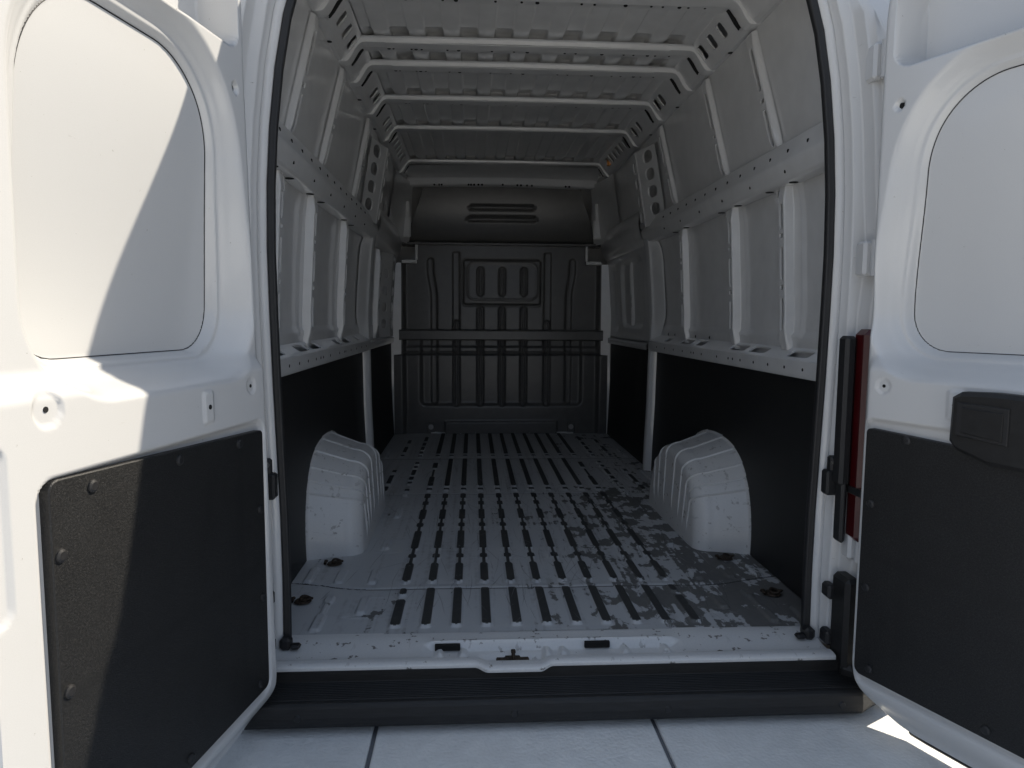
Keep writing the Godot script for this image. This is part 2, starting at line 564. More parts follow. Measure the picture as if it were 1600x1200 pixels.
	si.grid(sp, sx.size(), prof_n, suv)
	var sill := part("door_sill", si, sill_material(), van, "chipped white steel sill with a rolled lip")
	for q in [[-0.36, -0.283], [0.098, 0.176]]:
		var hb := MB.new()
		hb.box(Vector3((q[0] + q[1]) * 0.5, -0.012, -0.0905), Vector3(q[1] - q[0], 0.02, 0.012), 0.002)
		part("opening", hb, mats.hole, sill)  # solid black block painted as the dark of an opening
	var st := MB.new()
	st.box(Vector3(-0.125, -0.0385, -0.058), Vector3(0.10, 0.006, 0.026), 0.003)
	st.box(Vector3(-0.125, -0.0365, -0.057), Vector3(0.05, 0.008, 0.038), 0.004)
	st.tube(PackedVector3Array([Vector3(-0.123, -0.036, -0.07), Vector3(-0.123, -0.016, -0.068), Vector3(-0.123, -0.014, -0.05), Vector3(-0.123, -0.034, -0.044)]), 0.005, 8)
	st.box(Vector3(-0.123, -0.014, -0.06), Vector3(0.014, 0.007, 0.018), 0.002)
	part("lock_striker", st, mats.rust, sill)

func build_arch(s: int) -> void:
	var zc := -1.30
	var nt := 520
	var prof := []           # across: [distance from the wall, scale in y, scale in z]
	prof.append([-0.022, 0.452, 0.490]); prof.append([0.021, 0.452, 0.490]); prof.append([0.024, 0.442, 0.480])
	for k in 15:
		var d := 0.024 + 0.141 * k / 14.0
		prof.append([d + 0.001, lerpf(0.435, 0.375, d / 0.165), lerpf(0.472, 0.42, d / 0.165)])
	for k in range(1, 11):
		var a := PI * 0.5 * k / 10.0
		prof.append([0.165 + 0.072 * sin(a), 0.375 - 0.062 * (1.0 - cos(a)), 0.42 - 0.07 * (1.0 - cos(a))])
	for k in range(1, 19):
		var q := k / 18.0
		prof.append([0.237 + 0.004 * q, lerpf(0.313, 0.0, q), lerpf(0.35, 0.315, q)])
	var creases := [[0.60, 1], [0.74, -1], [0.93, 1], [1.20, 1], [1.50, 1], [1.80, 1], [2.12, 1], [2.45, 1]]
	var pts := PackedVector3Array()
	for p in prof:
		for k in nt:
			var th := PI * k / (nt - 1.0)
			var c := cos(th)
			var sn := sin(th)
			var ex := 2.0 / 2.45
			var cy := pow(absf(sn), ex)
			var cz := signf(c) * pow(absf(c), ex)
			var lift := 0.0
			var ridge := 0.0
			var fade := ss(0.05, 0.16, p[1]) * ss(0.0, 0.03, p[0])
			for q in creases:
				var rg: float = q[1] * 0.0048 * (1.0 - ss(0.003, 0.011, absf(th - q[0])))
				lift += rg
				ridge += rg
				lift += 0.003 * ss(q[0] - 0.015, q[0] + 0.015, th) - 0.0005
			var g := 1.0 + lift * fade / 0.42
			var y: float = p[1] * cy * g
			var zz: float = zc + p[2] * cz * g
			var x: float = half_width(y) + 0.004 - p[0]
			if p[0] > 0.16: x = minf(x, 0.953 - p[0]) - ridge * fade * ss(0.17, 0.235, p[0])
			pts.append(Vector3(s * x, y - 0.004, zz))
	var m := MB.new()
	m.grid(pts, nt, prof.size(), PackedVector2Array(), s > 0)
	part("wheel_arch", m, arch_material(), van)

func floor_mask() -> Array:
	var W := 1024
	var Hh := 2048
	var rib := PackedByteArray()
	rib.resize(W * Hh)
	for r in ribs:
		if not r[4]: continue
		var x0 := int((r[0] - r[3] + 0.96) / 1.92 * W)
		var x1 := int((r[0] + r[3] + 0.96) / 1.92 * W)
		var y0 := int(-r[1] / 4.0 * Hh)
		var y1 := int(-r[2] / 4.0 * Hh)
		var hl: float = (r[1] - r[2]) * 0.5
		var cz: float = (r[1] + r[2]) * 0.5
		for j in range(y0, y1 + 1):
			for i in range(x0, x1 + 1):
				if rbox(i * 1.92 / W - 0.96 - r[0], -j * 4.0 / Hh - cz, r[3] - 0.0015, hl - 0.002, minf(r[3] * 0.7, hl)) < 0.0: rib[j * W + i] = 255
	return [W, Hh, rib]

func floor_material() -> StandardMaterial3D:
	var q := floor_mask()
	var W: int = q[0]
	var Hh: int = q[1]
	var rib: PackedByteArray = q[2]
	var f1 := FastNoiseLite.new()
	f1.seed = 11; f1.frequency = 0.014; f1.fractal_octaves = 7; f1.fractal_gain = 0.54; f1.domain_warp_enabled = true; f1.domain_warp_amplitude = 30.0
	var a := f1.get_image(W, Hh, false, false, false).get_data()
	var f2 := FastNoiseLite.new()
	f2.seed = 12; f2.frequency = 0.05; f2.fractal_octaves = 4
	var b := f2.get_image(W, Hh, false, false, false).get_data()
	# drag marks: long thin streaks where loads were pushed in and out
	var f4 := FastNoiseLite.new()
	f4.seed = 14; f4.frequency = 0.06; f4.fractal_octaves = 3
	var sm := f4.get_image(W, 64, false, false, false)
	sm.resize(W, Hh, Image.INTERPOLATE_CUBIC)
	var g := sm.get_data()
	var f3 := FastNoiseLite.new()
	f3.seed = 13; f3.frequency = 0.004; f3.fractal_octaves = 4
	var c := f3.get_image(W, Hh, false, false, false).get_data()
	var out := PackedByteArray()
	out.resize(W * Hh * 3)
	var rg := PackedByteArray()
	rg.resize(W * Hh)
	var paint := lin(0.46, 0.47, 0.485)
	var bare := lin(0.125, 0.125, 0.122)
	var worn := lin(0.040, 0.041, 0.041)
	var grime := lin(0.17, 0.165, 0.155)
	var bx := PackedFloat32Array()
	for i in W:
		var x := i * 1.92 / W - 0.96
		bx.append(ss(-0.25, 0.55, x) * 0.20 + ss(0.45, 0.8, x) * 0.06 - 0.25)
	for j in Hh:
		var z := -j * 4.0 / Hh
		var bz := 0.06 * ss(-2.0, -1.7, z) - 0.09 * (1.0 - ss(-2.2, -1.9, z)) + 0.05 * ss(-0.6, -0.5, z)
		for i in W:
			var k := j * W + i
			var n1 := a[k] / 255.0
			var n2 := b[k] / 255.0
			var n3 := c[k] / 255.0
			var col := paint
			var ro := 0.5
			var n4 := g[k] / 255.0
			var e := n1 * 0.58 + n3 * 0.22 + n4 * 0.20 + bx[i] + bz + (n2 - 0.5) * 0.05
			col = col.lerp(grime, clampf((n2 - 0.45) * 0.5 + (n3 - 0.5) * 0.4 + (n4 - 0.6) * 0.9, 0.0, 0.5))
			if e > 0.525:
				col = bare.lerp(grime, clampf((n2 - 0.35) * 0.8, 0.0, 0.8)); ro = 0.75
			elif e > 0.515:
				col = col.lerp(bare, 0.55)
			if rib[k] > 0:
				col = worn.lerp(grime, clampf((n2 - 0.55) * 0.5, 0.0, 0.4)); ro = 0.62
				if n1 * 0.5 + n2 * 0.5 > 0.72: col = col.lerp(paint, 0.4)
			out[k * 3] = int(col.r * 255.0); out[k * 3 + 1] = int(col.g * 255.0); out[k * 3 + 2] = int(col.b * 255.0)
			rg[k] = int(ro * 255.0)
	# scratches, mostly lengthways, thicker on the right
	var rng := RandomNumberGenerator.new()
	rng.seed = 5
	for n in 620:
		var p := Vector2(W * (0.08 + 0.86 * pow(rng.randf(), 0.7)), Hh * rng.randf_range(0.04, 0.75))
		var an := PI * 0.5 + rng.randf_range(-0.35, 0.35) * (3.0 if n % 7 == 0 else 1.0)
		var ln := int(rng.randf_range(20.0, 170.0))
		var dark := n % 4 > 0
		var st := rng.randf_range(0.25, 0.7)
		for t in ln:
			an += rng.randf_range(-0.02, 0.02)
			p += Vector2(cos(an), sin(an))
			if p.x < 1 or p.x > W - 2 or p.y < 1 or p.y > Hh - 2: break
			var k := (int(p.y) * W + int(p.x)) * 3
			for ch in 3:
				var tgt := 70.0 if dark else 190.0
				out[k + ch] = int(lerpf(out[k + ch], tgt, st * sin(PI * t / ln)))
	# seams
	for s in 3:
		for i in W:
			var x := i * 1.92 / W - 0.96
			var j := int(-seam_z(s, x) / 4.0 * Hh)
			for d in 2:
				var k := (j + d) * W + i
				out[k * 3] = 40; out[k * 3 + 1] = 41; out[k * 3 + 2] = 44
	var im := Image.create_from_data(W, Hh, false, Image.FORMAT_RGB8, out)
	im.generate_mipmaps()
	var ri := Image.create_from_data(W, Hh, false, Image.FORMAT_L8, rg)
	ri.generate_mipmaps()
	var m := StandardMaterial3D.new()
	m.albedo_texture = ImageTexture.create_from_image(im)
	m.roughness_texture = ImageTexture.create_from_image(ri)
	m.roughness = 1.0
	m.cull_mode = BaseMaterial3D.CULL_DISABLED
	return m

func chip_texture(w: int, h: int, seed_: int, paint: Color, bare: Color, thr: float, freq: float) -> ImageTexture:
	var f1 := FastNoiseLite.new()
	f1.seed = seed_; f1.frequency = freq; f1.fractal_octaves = 6; f1.fractal_gain = 0.6
	var a := f1.get_seamless_image(w, h).get_data()
	var f2 := FastNoiseLite.new()
	f2.seed = seed_ + 1; f2.frequency = freq * 6.0; f2.fractal_octaves = 4
	var b := f2.get_seamless_image(w, h).get_data()
	var out := PackedByteArray()
	out.resize(w * h * 3)
	for k in w * h:
		var n2 := b[k] / 255.0
		var col := paint * (0.96 + 0.04 * n2)
		if a[k] / 255.0 + (n2 - 0.5) * 0.12 > thr: col = bare * (0.7 + 0.6 * n2)
		out[k * 3] = int(clampf(col.r, 0, 1) * 255.0); out[k * 3 + 1] = int(clampf(col.g, 0, 1) * 255.0); out[k * 3 + 2] = int(clampf(col.b, 0, 1) * 255.0)
	var im := Image.create_from_data(w, h, false, Image.FORMAT_RGB8, out)
	im.generate_mipmaps()
	return ImageTexture.create_from_image(im)

func sill_material() -> StandardMaterial3D:
	return mat("sill", Color.WHITE, 0.42, 0.0, chip_texture(512, 512, 91, lin(0.66, 0.66, 0.655), lin(0.11, 0.10, 0.09), 0.77, 0.012), null, 2.6)

func arch_material() -> StandardMaterial3D:
	if mats.has("arch"): return mats.arch
	return mat("arch", Color.WHITE, 0.4, 0.0, chip_texture(512, 512, 95, lin(0.66, 0.66, 0.655), lin(0.22, 0.21, 0.20), 0.80, 0.02), null, 1.6, 0.15)

# ---------------------------------------------------------------- side walls
func wall_frame(s: int, y: float, z: float, off: float) -> Vector3:
	return Vector3(s * (half_width(y) - off), y, z)

func post(s: int, z: float, y0: float, y1: float, lean: float, w: float, depth: float, called: String, ear := false) -> void:
	# pressed channel standing on the skin: broad flank towards the rear, narrow slotted face towards the load bay
	var n := 20
	var L := y1 - y0
	var D := func(y: float) -> float:
		var t := (y - y0) / L
		return depth * (0.6 + 0.4 * ss(0.0, 0.16, t)) * (1.0 - 0.35 * ss(0.90, 1.0, t))
	var Zm := func(y: float) -> float: return z + lean * (y - y0) / L
	var m := MB.new()
	var gp := PackedVector3Array()
	for k in n + 1:
		var y := lerpf(y0, y1, float(k) / n)
		var d: float = D.call(y)
		var zz: float = Zm.call(y)
		for c in [[w * 0.5 + 0.022, 0.003], [w * 0.5 + 0.012, 0.004], [w * 0.5 + 0.008, 0.012], [w * 0.5 + 0.004, d - 0.005], [w * 0.5 + 0.001, d - 0.001], [w * 0.5 - 0.003, d]]:
			gp.append(wall_frame(s, y, zz + c[0], c[1]))
	m.grid(gp, 6, n + 1, PackedVector2Array(), s > 0)
	for k in n:
		var ya := lerpf(y0, y1, float(k) / n)
		var yb := lerpf(y0, y1, float(k + 1) / n)
		m.quad(wall_frame(s, ya, Zm.call(ya) - w * 0.5, D.call(ya)), wall_frame(s, yb, Zm.call(yb) - w * 0.5, D.call(yb)), wall_frame(s, yb, Zm.call(yb) - w * 0.5 - 0.006, 0.0), wall_frame(s, ya, Zm.call(ya) - w * 0.5 - 0.006, 0.0))
	var o := part(called, m, mats.primer, van)
	var f := MB.new()
	var hs := []
	for c in ([[0.24, 0.10], [0.40, 0.014], [0.54, 0.10], [0.70, 0.014], [0.81, 0.075]] if ear else [[0.22, 0.15], [0.44, 0.02], [0.70, 0.18]]):
		hs.append([0.5, y0 + L * c[0], 0.33, L * c[1]])
	var g := func(u: float, v: float) -> Vector3: return wall_frame(s, v, Zm.call(v) + w * 0.5 - 0.003 - (w - 0.003) * u, D.call(v))
	var g2 := func(u: float, v: float) -> Vector3: return wall_frame(s, v, Zm.call(v) + w * 0.5 - 0.003 - (w - 0.003) * u, D.call(v) - 0.007)
	f.holed(g, 0.0, 1.0, y0, y1, hs, g2, 4.0, 1)
	part("slotted_face", f, mats.primer, o)
	if ear:
		# spread top with a notch in it
		var e := MB.new()
		var q := func(u: float, v: float) -> Vector3: return wall_frame(s, v, Zm.call(v) - w * 0.5 - 0.058 * u * ss(y1 - 0.14, y1 - 0.05, v), D.call(v) * 0.85 - 0.004)
		var q2 := func(u: float, v: float) -> Vector3: return wall_frame(s, v, Zm.call(v) - w * 0.5 - 0.058 * u * ss(y1 - 0.14, y1 - 0.05, v), D.call(v) * 0.85 - 0.010)
		e.holed(q, 0.0, 1.0, y1 - 0.14, y1, [[0.55, y1 - 0.022, 0.3, 0.02]], q2, 2.2, 2)
		part("notched_ear", e, mats.primer, o)

func build_walls() -> void:
	for s in [-1, 1]:
		var posts: Array = [-0.615, -1.135, -1.86] if s > 0 else [-0.50, -1.01, -1.74]
		# skin
		var ys := []
		var k := 0.0
		while k < 1.345:
			ys.append(0.74 + k)
			k += 0.0125
		ys.append(2.092)
		var zs := []
		k = -0.10
		while k > -4.0:
			zs.append(k)
			k -= 0.0125
		var fn := FastNoiseLite.new()
		fn.seed = 30 + s; fn.frequency = 1.1
		var pts := PackedVector3Array()
		for y: float in ys:
			for z: float in zs:
				var off := fn.get_noise_2d(y, z) * 0.0035
				for p in posts:
					var bow := 0.02 * sin(clampf((y - 0.9) / 0.6, 0, 1) * PI)
					off += 0.007 * (1.0 - ss(0.085 + bow, 0.097 + bow, absf(z - p))) * (1.0 - ss(1.49, 1.51, y)) * ss(0.90, 0.93, y)
				off -= 0.055 * ss(1.54, 1.57, y) * ss(-2.62, -2.56, z) * (1.0 - ss(-2.26, -2.20, z)) * (1.0 - ss(2.0, 2.04, y))
				off += 0.009 * (1.0 - ss(0.925, 0.94, y))
				off += 0.004 * (1.0 - ss(0.0, 0.006, absf(y - 1.60)))
				pts.append(Vector3(s * (half_width(y) - off), y, z))
		var m := MB.new()
		m.grid(pts, zs.size(), ys.size(), PackedVector2Array(), s > 0)
		var skin := part("side_wall", m, mats.primer, van)
		# posts below the rail and ribs above it
		for p in posts: post(s, p, 0.855, 1.485, 0.012, 0.044, 0.042, "wall_post", true)
		var up: Array = [[-0.665, -0.785], [-1.19, -1.315], [-1.965, -2.095]] if s > 0 else [[-0.60, -0.745], [-1.125, -1.30], [-1.925, -2.07]]
		for q in up: post(s, q[0], 1.60, 2.078, q[1] - q[0], 0.05, 0.024, "wall_rib")
		# upper rail
		var r := MB.new()
		var prof := [[1.622, 0.002], [1.618, 0.03], [1.612, 0.036], [1.545, 0.068], [1.535, 0.071], [1.525, 0.070], [1.487, 0.060], [1.478, 0.056], [1.472, 0.048], [1.472, 0.002]]
		var gp := PackedVector3Array()
		for q in prof:
			for zz in [-0.13, -0.6, -1.2, -1.8, -2.4, -2.56]: gp.append(wall_frame(s, q[0], zz, q[1]))
		r.grid(gp, 6, prof.size(), PackedVector2Array(), s > 0)
		var rail := part("upper_rail", r, mats.primer, van)
		var hl := MB.new()
		for i in 13:
			hl.box(wall_frame(s, 1.572, -0.34 - 0.145 * i, 0.0555), Vector3(0.006, 0.013, 0.009), 0.002)
		for i in 6:
			hl.box(wall_frame(s, 1.505, -0.50 - 0.31 * i, 0.0655), Vector3(0.006, 0.012, 0.007), 0.002)
		var ho := part("painted_drill_holes", hl, mats.hole, rail)  # small black boxes, the dark of drilled holes put into colour
		ho.set_meta("kind", "stuff")
		# dark discs painted as slots under the rail, beside each post
		var sl := MB.new()
		for p in posts:
			for d in [0.10, -0.10]:
				sl.cyl(wall_frame(s, 1.4715, p + d, 0.03), Vector3(0, -1, 0), 0.016, 0.0015, 12)
		part("slots", sl, mats.hole, rail).set_meta("kind", "stuff")
		# shelf rail: top plate with openings and a drilled front
		var sh := MB.new()
		var op := []
		for q in [[-0.363, -0.55], [-0.717, -0.907], [-0.923, -1.126], [-1.461, -1.611], [-1.656, -1.874], [-2.063, -2.18]]:
			op.append([0.5, -(q[0] + q[1]) * 0.5, 0.3, absf(q[0] - q[1]) * 0.5 - 0.012])
		var f := func(u: float, v: float) -> Vector3: return Vector3(s * (0.945 - 0.058 * u), 0.884 - 0.038 * u, -v)
		var f2 := func(u: float, v: float) -> Vector3: return Vector3(s * (0.945 - 0.058 * u), 0.876 - 0.038 * u, -v)
		sh.holed(f, 0.0, 1.0, 0.13, 2.45, op, f2, 6.0, 2)
		var sp2 := PackedVector3Array()
		for q in [[0.887, 0.846], [0.884, 0.844], [0.883, 0.84], [0.885, 0.80], [0.886, 0.786], [0.89, 0.783]]:
			for zz in [-0.13, -1.3, -2.45]: sp2.append(Vector3(s * q[0], q[1], zz))
		sh.grid(sp2, 3, 6, PackedVector2Array(), s > 0)
		var shelf := part("shelf_rail", sh, mats.primer, van)
		var dk := MB.new()
		dk.box(Vector3(s * 0.925, 0.795, -1.29), Vector3(0.05, 0.012, 2.3), 0.002)
		part("shelf_floor", dk, mats.primer, shelf)
		var h2 := MB.new()
		for zz in [-0.373, -0.514, -0.656, -0.794, -0.933, -1.02, -1.072, -1.218, -1.436, -1.56, -1.60, -1.75, -1.92, -2.1, -2.28]:
			h2.cyl(Vector3(s * 0.8855, 0.815, zz), Vector3(-s, 0, 0), 0.006, 0.002, 10)
		part("painted_drill_holes", h2, mats.hole, shelf).set_meta("kind", "stuff")  # black discs coloured as the dark inside the front holes
		# black lining boards
		lining(s, -0.14, -2.47, 0.02)
		lining(s, -2.62, -3.90, 0.03)
		pillar(s)
		front_bay(s)
	# near-black marks low on the right skin, painted as the dark of small holes
	for zz in [-1.5, -1.72, -1.93, -2.1, -2.24]:
		var q := MB.new()
		q.cyl(wall_frame(1, 0.895, zz, 0.009), Vector3(-1, 0, 0), 0.010, 0.002, 3)
		part("painted_bracket_hole", q, mats.hole, van)

func lining(s: int, z0: float, z1: float, off: float) -> void:
	var m := MB.new()
	var pts := PackedVector3Array()
	var ny := 13
	var nz := 20
	for j in ny:
		var y := 0.004 + 0.779 * j / (ny - 1.0)
		for i in nz: pts.append(wall_frame(s, y, lerpf(z0, z1, i / (nz - 1.0)), off))
	m.grid(pts, nz, ny, PackedVector2Array(), s > 0)
	var back := PackedVector3Array()
	for p in pts: back.append(p + Vector3(s * 0.012, 0, 0))
	m.grid(back, nz, ny, PackedVector2Array(), s < 0)
	for i in nz - 1:
		m.quad(pts[(ny - 1) * nz + i], pts[(ny - 1) * nz + i + 1], back[(ny - 1) * nz + i + 1], back[(ny - 1) * nz + i])
	for j in ny - 1:
		for i in [0, nz - 1]:
			m.quad(pts[j * nz + i], pts[(j + 1) * nz + i], back[(j + 1) * nz + i], back[j * nz + i])
	part("lining_board", m, mats.board, van)

func pillar(s: int) -> void:
	# perforated upper half: inward face and a flank slanting back to the skin, both with oval holes
	var m := MB.new()
	var ya := 1.56
	var yb := 2.02
	var A := func(y: float) -> float: return lerpf(-2.43, -2.475, (y - ya) / (yb - ya))
	var face := func(u: float, v: float) -> Vector3: return wall_frame(s, v, A.call(v) - 0.125 * u, 0.075 - 0.004 * u)
	var face2 := func(u: float, v: float) -> Vector3: return wall_frame(s, v, A.call(v) - 0.125 * u, 0.068 - 0.004 * u)
	var hs := []
	for k in 4: hs.append([0.5, 1.625 + 0.104 * k, 0.27, 0.036])
	m.holed(face, 0.0, 1.0, ya, yb, hs, face2, 2.6, 2)
	var flank := func(u: float, v: float) -> Vector3: return wall_frame(s, v, A.call(v) + 0.012 + 0.235 * u, 0.068 - 0.056 * u)
	var flank2 := func(u: float, v: float) -> Vector3: return wall_frame(s, v, A.call(v) + 0.02 + 0.235 * u, 0.061 - 0.056 * u)
	var h2 := []
	for k in 4: h2.append([0.55, 1.655 + 0.104 * k, 0.24, 0.036])
	m.holed(flank, 0.0, 1.0, ya, yb, h2, flank2, 2.6, 2)
	for k in 8:
		var y0 := lerpf(ya, yb, k / 8.0)
		var y1 := lerpf(ya, yb, (k + 1) / 8.0)
		m.quad(face.call(0.0, y0), flank.call(0.0, y0), flank.call(0.0, y1), face.call(0.0, y1))
		m.quad(face.call(1.0, y0), face.call(1.0, y1), wall_frame(s, y1, A.call(y1) - 0.125, 0), wall_frame(s, y0, A.call(y0) - 0.125, 0))
	part("perforated_bracket", m, mats.primer, van)
	# solid lower half down to the floor with a gusset spreading back above the shelf
	var p := MB.new()
	var ys := [0.0, 0.2, 0.4, 0.5, 0.62, 0.75, 0.82, 0.88, 1.0, 1.08, 1.15, 1.25, 1.35, 1.42, 1.5, 1.58]
	var pts := PackedVector3Array()
	for y: float in ys:
		var w := lerpf(0.055, 0.12, ss(0.75, 1.15, y))
		var zc := -2.50 - 0.02 * ss(0.9, 1.4, y) - 0.012 * sin(y * 4.2)
		var fl := 0.02 + 0.10 * ss(0.84, 0.98, y) * (1.0 - ss(1.40, 1.47, y))
		var d := 0.06
		for q in [[zc + w * 0.5 + fl, 0.006], [zc + w * 0.5 + fl * 0.9, 0.018], [zc + w * 0.5 + 0.012, 0.04], [zc + w * 0.5, d - 0.004], [zc + w * 0.42, d], [zc, d + 0.004], [zc - w * 0.42, d], [zc - w * 0.5, d - 0.004], [zc - w * 0.52, 0.03], [zc - w * 0.62, 0.022], [zc - w * 0.64, 0.002]]:
			pts.append(wall_frame(s, y, q[0], q[1]))
	p.grid(pts, 11, ys.size(), PackedVector2Array(), s > 0)
	part("door_pillar", p, mats.primer, van)
	for y in [0.42, 0.55, 0.72]:
		var g := MB.new()
		g.box(wall_frame(s, y, -2.545, 0.05), Vector3(0.02, 0.05, 0.03), 0.006)
		part("catch", g, mats.rubber, van)

func front_bay(s: int) -> void:
	# between the pillar and the bulkhead
	var r := MB.new()
	var gp := PackedVector3Array()
	var prof := [[1.70, 0.002], [1.69, 0.05], [1.60, 0.075], [1.52, 0.065], [1.47, 0.04], [1.47, 0.002]]
	for q in prof:
		for zz in [-2.6, -3.2, -3.96]: gp.append(wall_frame(s, q[0], zz, q[1]))
	r.grid(gp, 3, prof.size(), PackedVector2Array(), s > 0)
	part("upper_rail", r, mats.primer, van)
	var sh := MB.new()
	var sp := PackedVector3Array()
	for q in [[0.95, 0.83], [0.905, 0.825], [0.90, 0.815], [0.905, 0.78], [0.94, 0.775]]:
		for zz in [-2.6, -3.95]: sp.append(Vector3(s * q[0], q[1], zz))
	sh.grid(sp, 2, 5, PackedVector2Array(), s > 0)
	part("shelf_rail", sh, mats.primer, van)
	if s < 0:
		post(s, -3.03, 0.84, 1.46, 0.0, 0.05, 0.045, "wall_post", true)
		var m := MB.new()
		var f := func(u: float, v: float) -> Vector3: return wall_frame(s, v, -3.50 - 0.2 * u, 0.07)
		var f2 := func(u: float, v: float) -> Vector3: return wall_frame(s, v, -3.50 - 0.2 * u, 0.062)
		var hs := []
		for k in 4: hs.append([0.55, 0.94 + 0.125 * k, 0.3, 0.043])
		m.holed(f, 0.0, 1.0, 0.84, 1.47, hs, f2, 2.8, 2)
		var fl := func(u: float, v: float) -> Vector3: return wall_frame(s, v, -3.50 + 0.2 * u, 0.07 - 0.065 * u)
		var fl2 := func(u: float, v: float) -> Vector3: return wall_frame(s, v, -3.49 + 0.2 * u, 0.062 - 0.065 * u)
		var h2 := []
		for k in 4: h2.append([0.5, 0.94 + 0.125 * k, 0.25, 0.035])
		m.holed(fl, 0.0, 1.0, 0.84, 1.47, h2, fl2, 2.8, 2)
		part("perforated_bracket", m, mats.primer, van)
	else:
		# inside of the sliding door: pressed recesses and a slim upright
		var m := MB.new()
		var pts := PackedVector3Array()
		var ny := 60
		var nz := 90
		for j in ny:
			var y := lerpf(0.84, 1.5, j / (ny - 1.0))
			for i in nz:
				var z := lerpf(-2.62, -3.96, i / (nz - 1.0))
				var d := rbox(z + 3.12, y - 1.17, 0.36, 0.25, 0.1)
				var d2 := rbox(z + 3.74, y - 1.15, 0.14, 0.27, 0.06)
				var off := 0.03 - 0.026 * (1.0 - ss(-0.03, 0.0, d)) - 0.026 * (1.0 - ss(-0.05, 0.0, d2))
				pts.append(wall_frame(s, y, z, off))
		m.grid(pts, nz, ny, PackedVector2Array(), s > 0)
		part("sliding_door_panel", m, mats.primer, van)
		post(s, -3.18, 0.87, 1.42, 0.0, 0.03, 0.022, "wall_rib")
	# curved closing panel beside the header
	var c := MB.new()
	var cp := PackedVector3Array()
	for j in 14:
		var y := lerpf(1.60, 2.09, j / 13.0)
		for i in 8:
			var t := i / 7.0
			cp.append(wall_frame(s, y, -3.40 - 0.56 * t, 0.012 + 0.115 * t * t * (1.0 - 0.3 * ss(1.7, 2.05, y))))
	c.grid(cp, 8, 14, PackedVector2Array(), s > 0)
	part("header_side", c, mats.primer, van)
	var b := MB.new()
	b.box(Vector3(s * 0.80, 1.72, -3.86), Vector3(0.1, 0.16, 0.03), 0.01)
	b.box(Vector3(s * 0.79, 1.86, -3.86), Vector3(0.06, 0.14, 0.02), 0.008)
	part("header_bracket", b, mats.primer, van)

# ---------------------------------------------------------------- roof
const BOWS := [-0.745, -1.24, -1.517, -2.03, -2.62, -3.555]

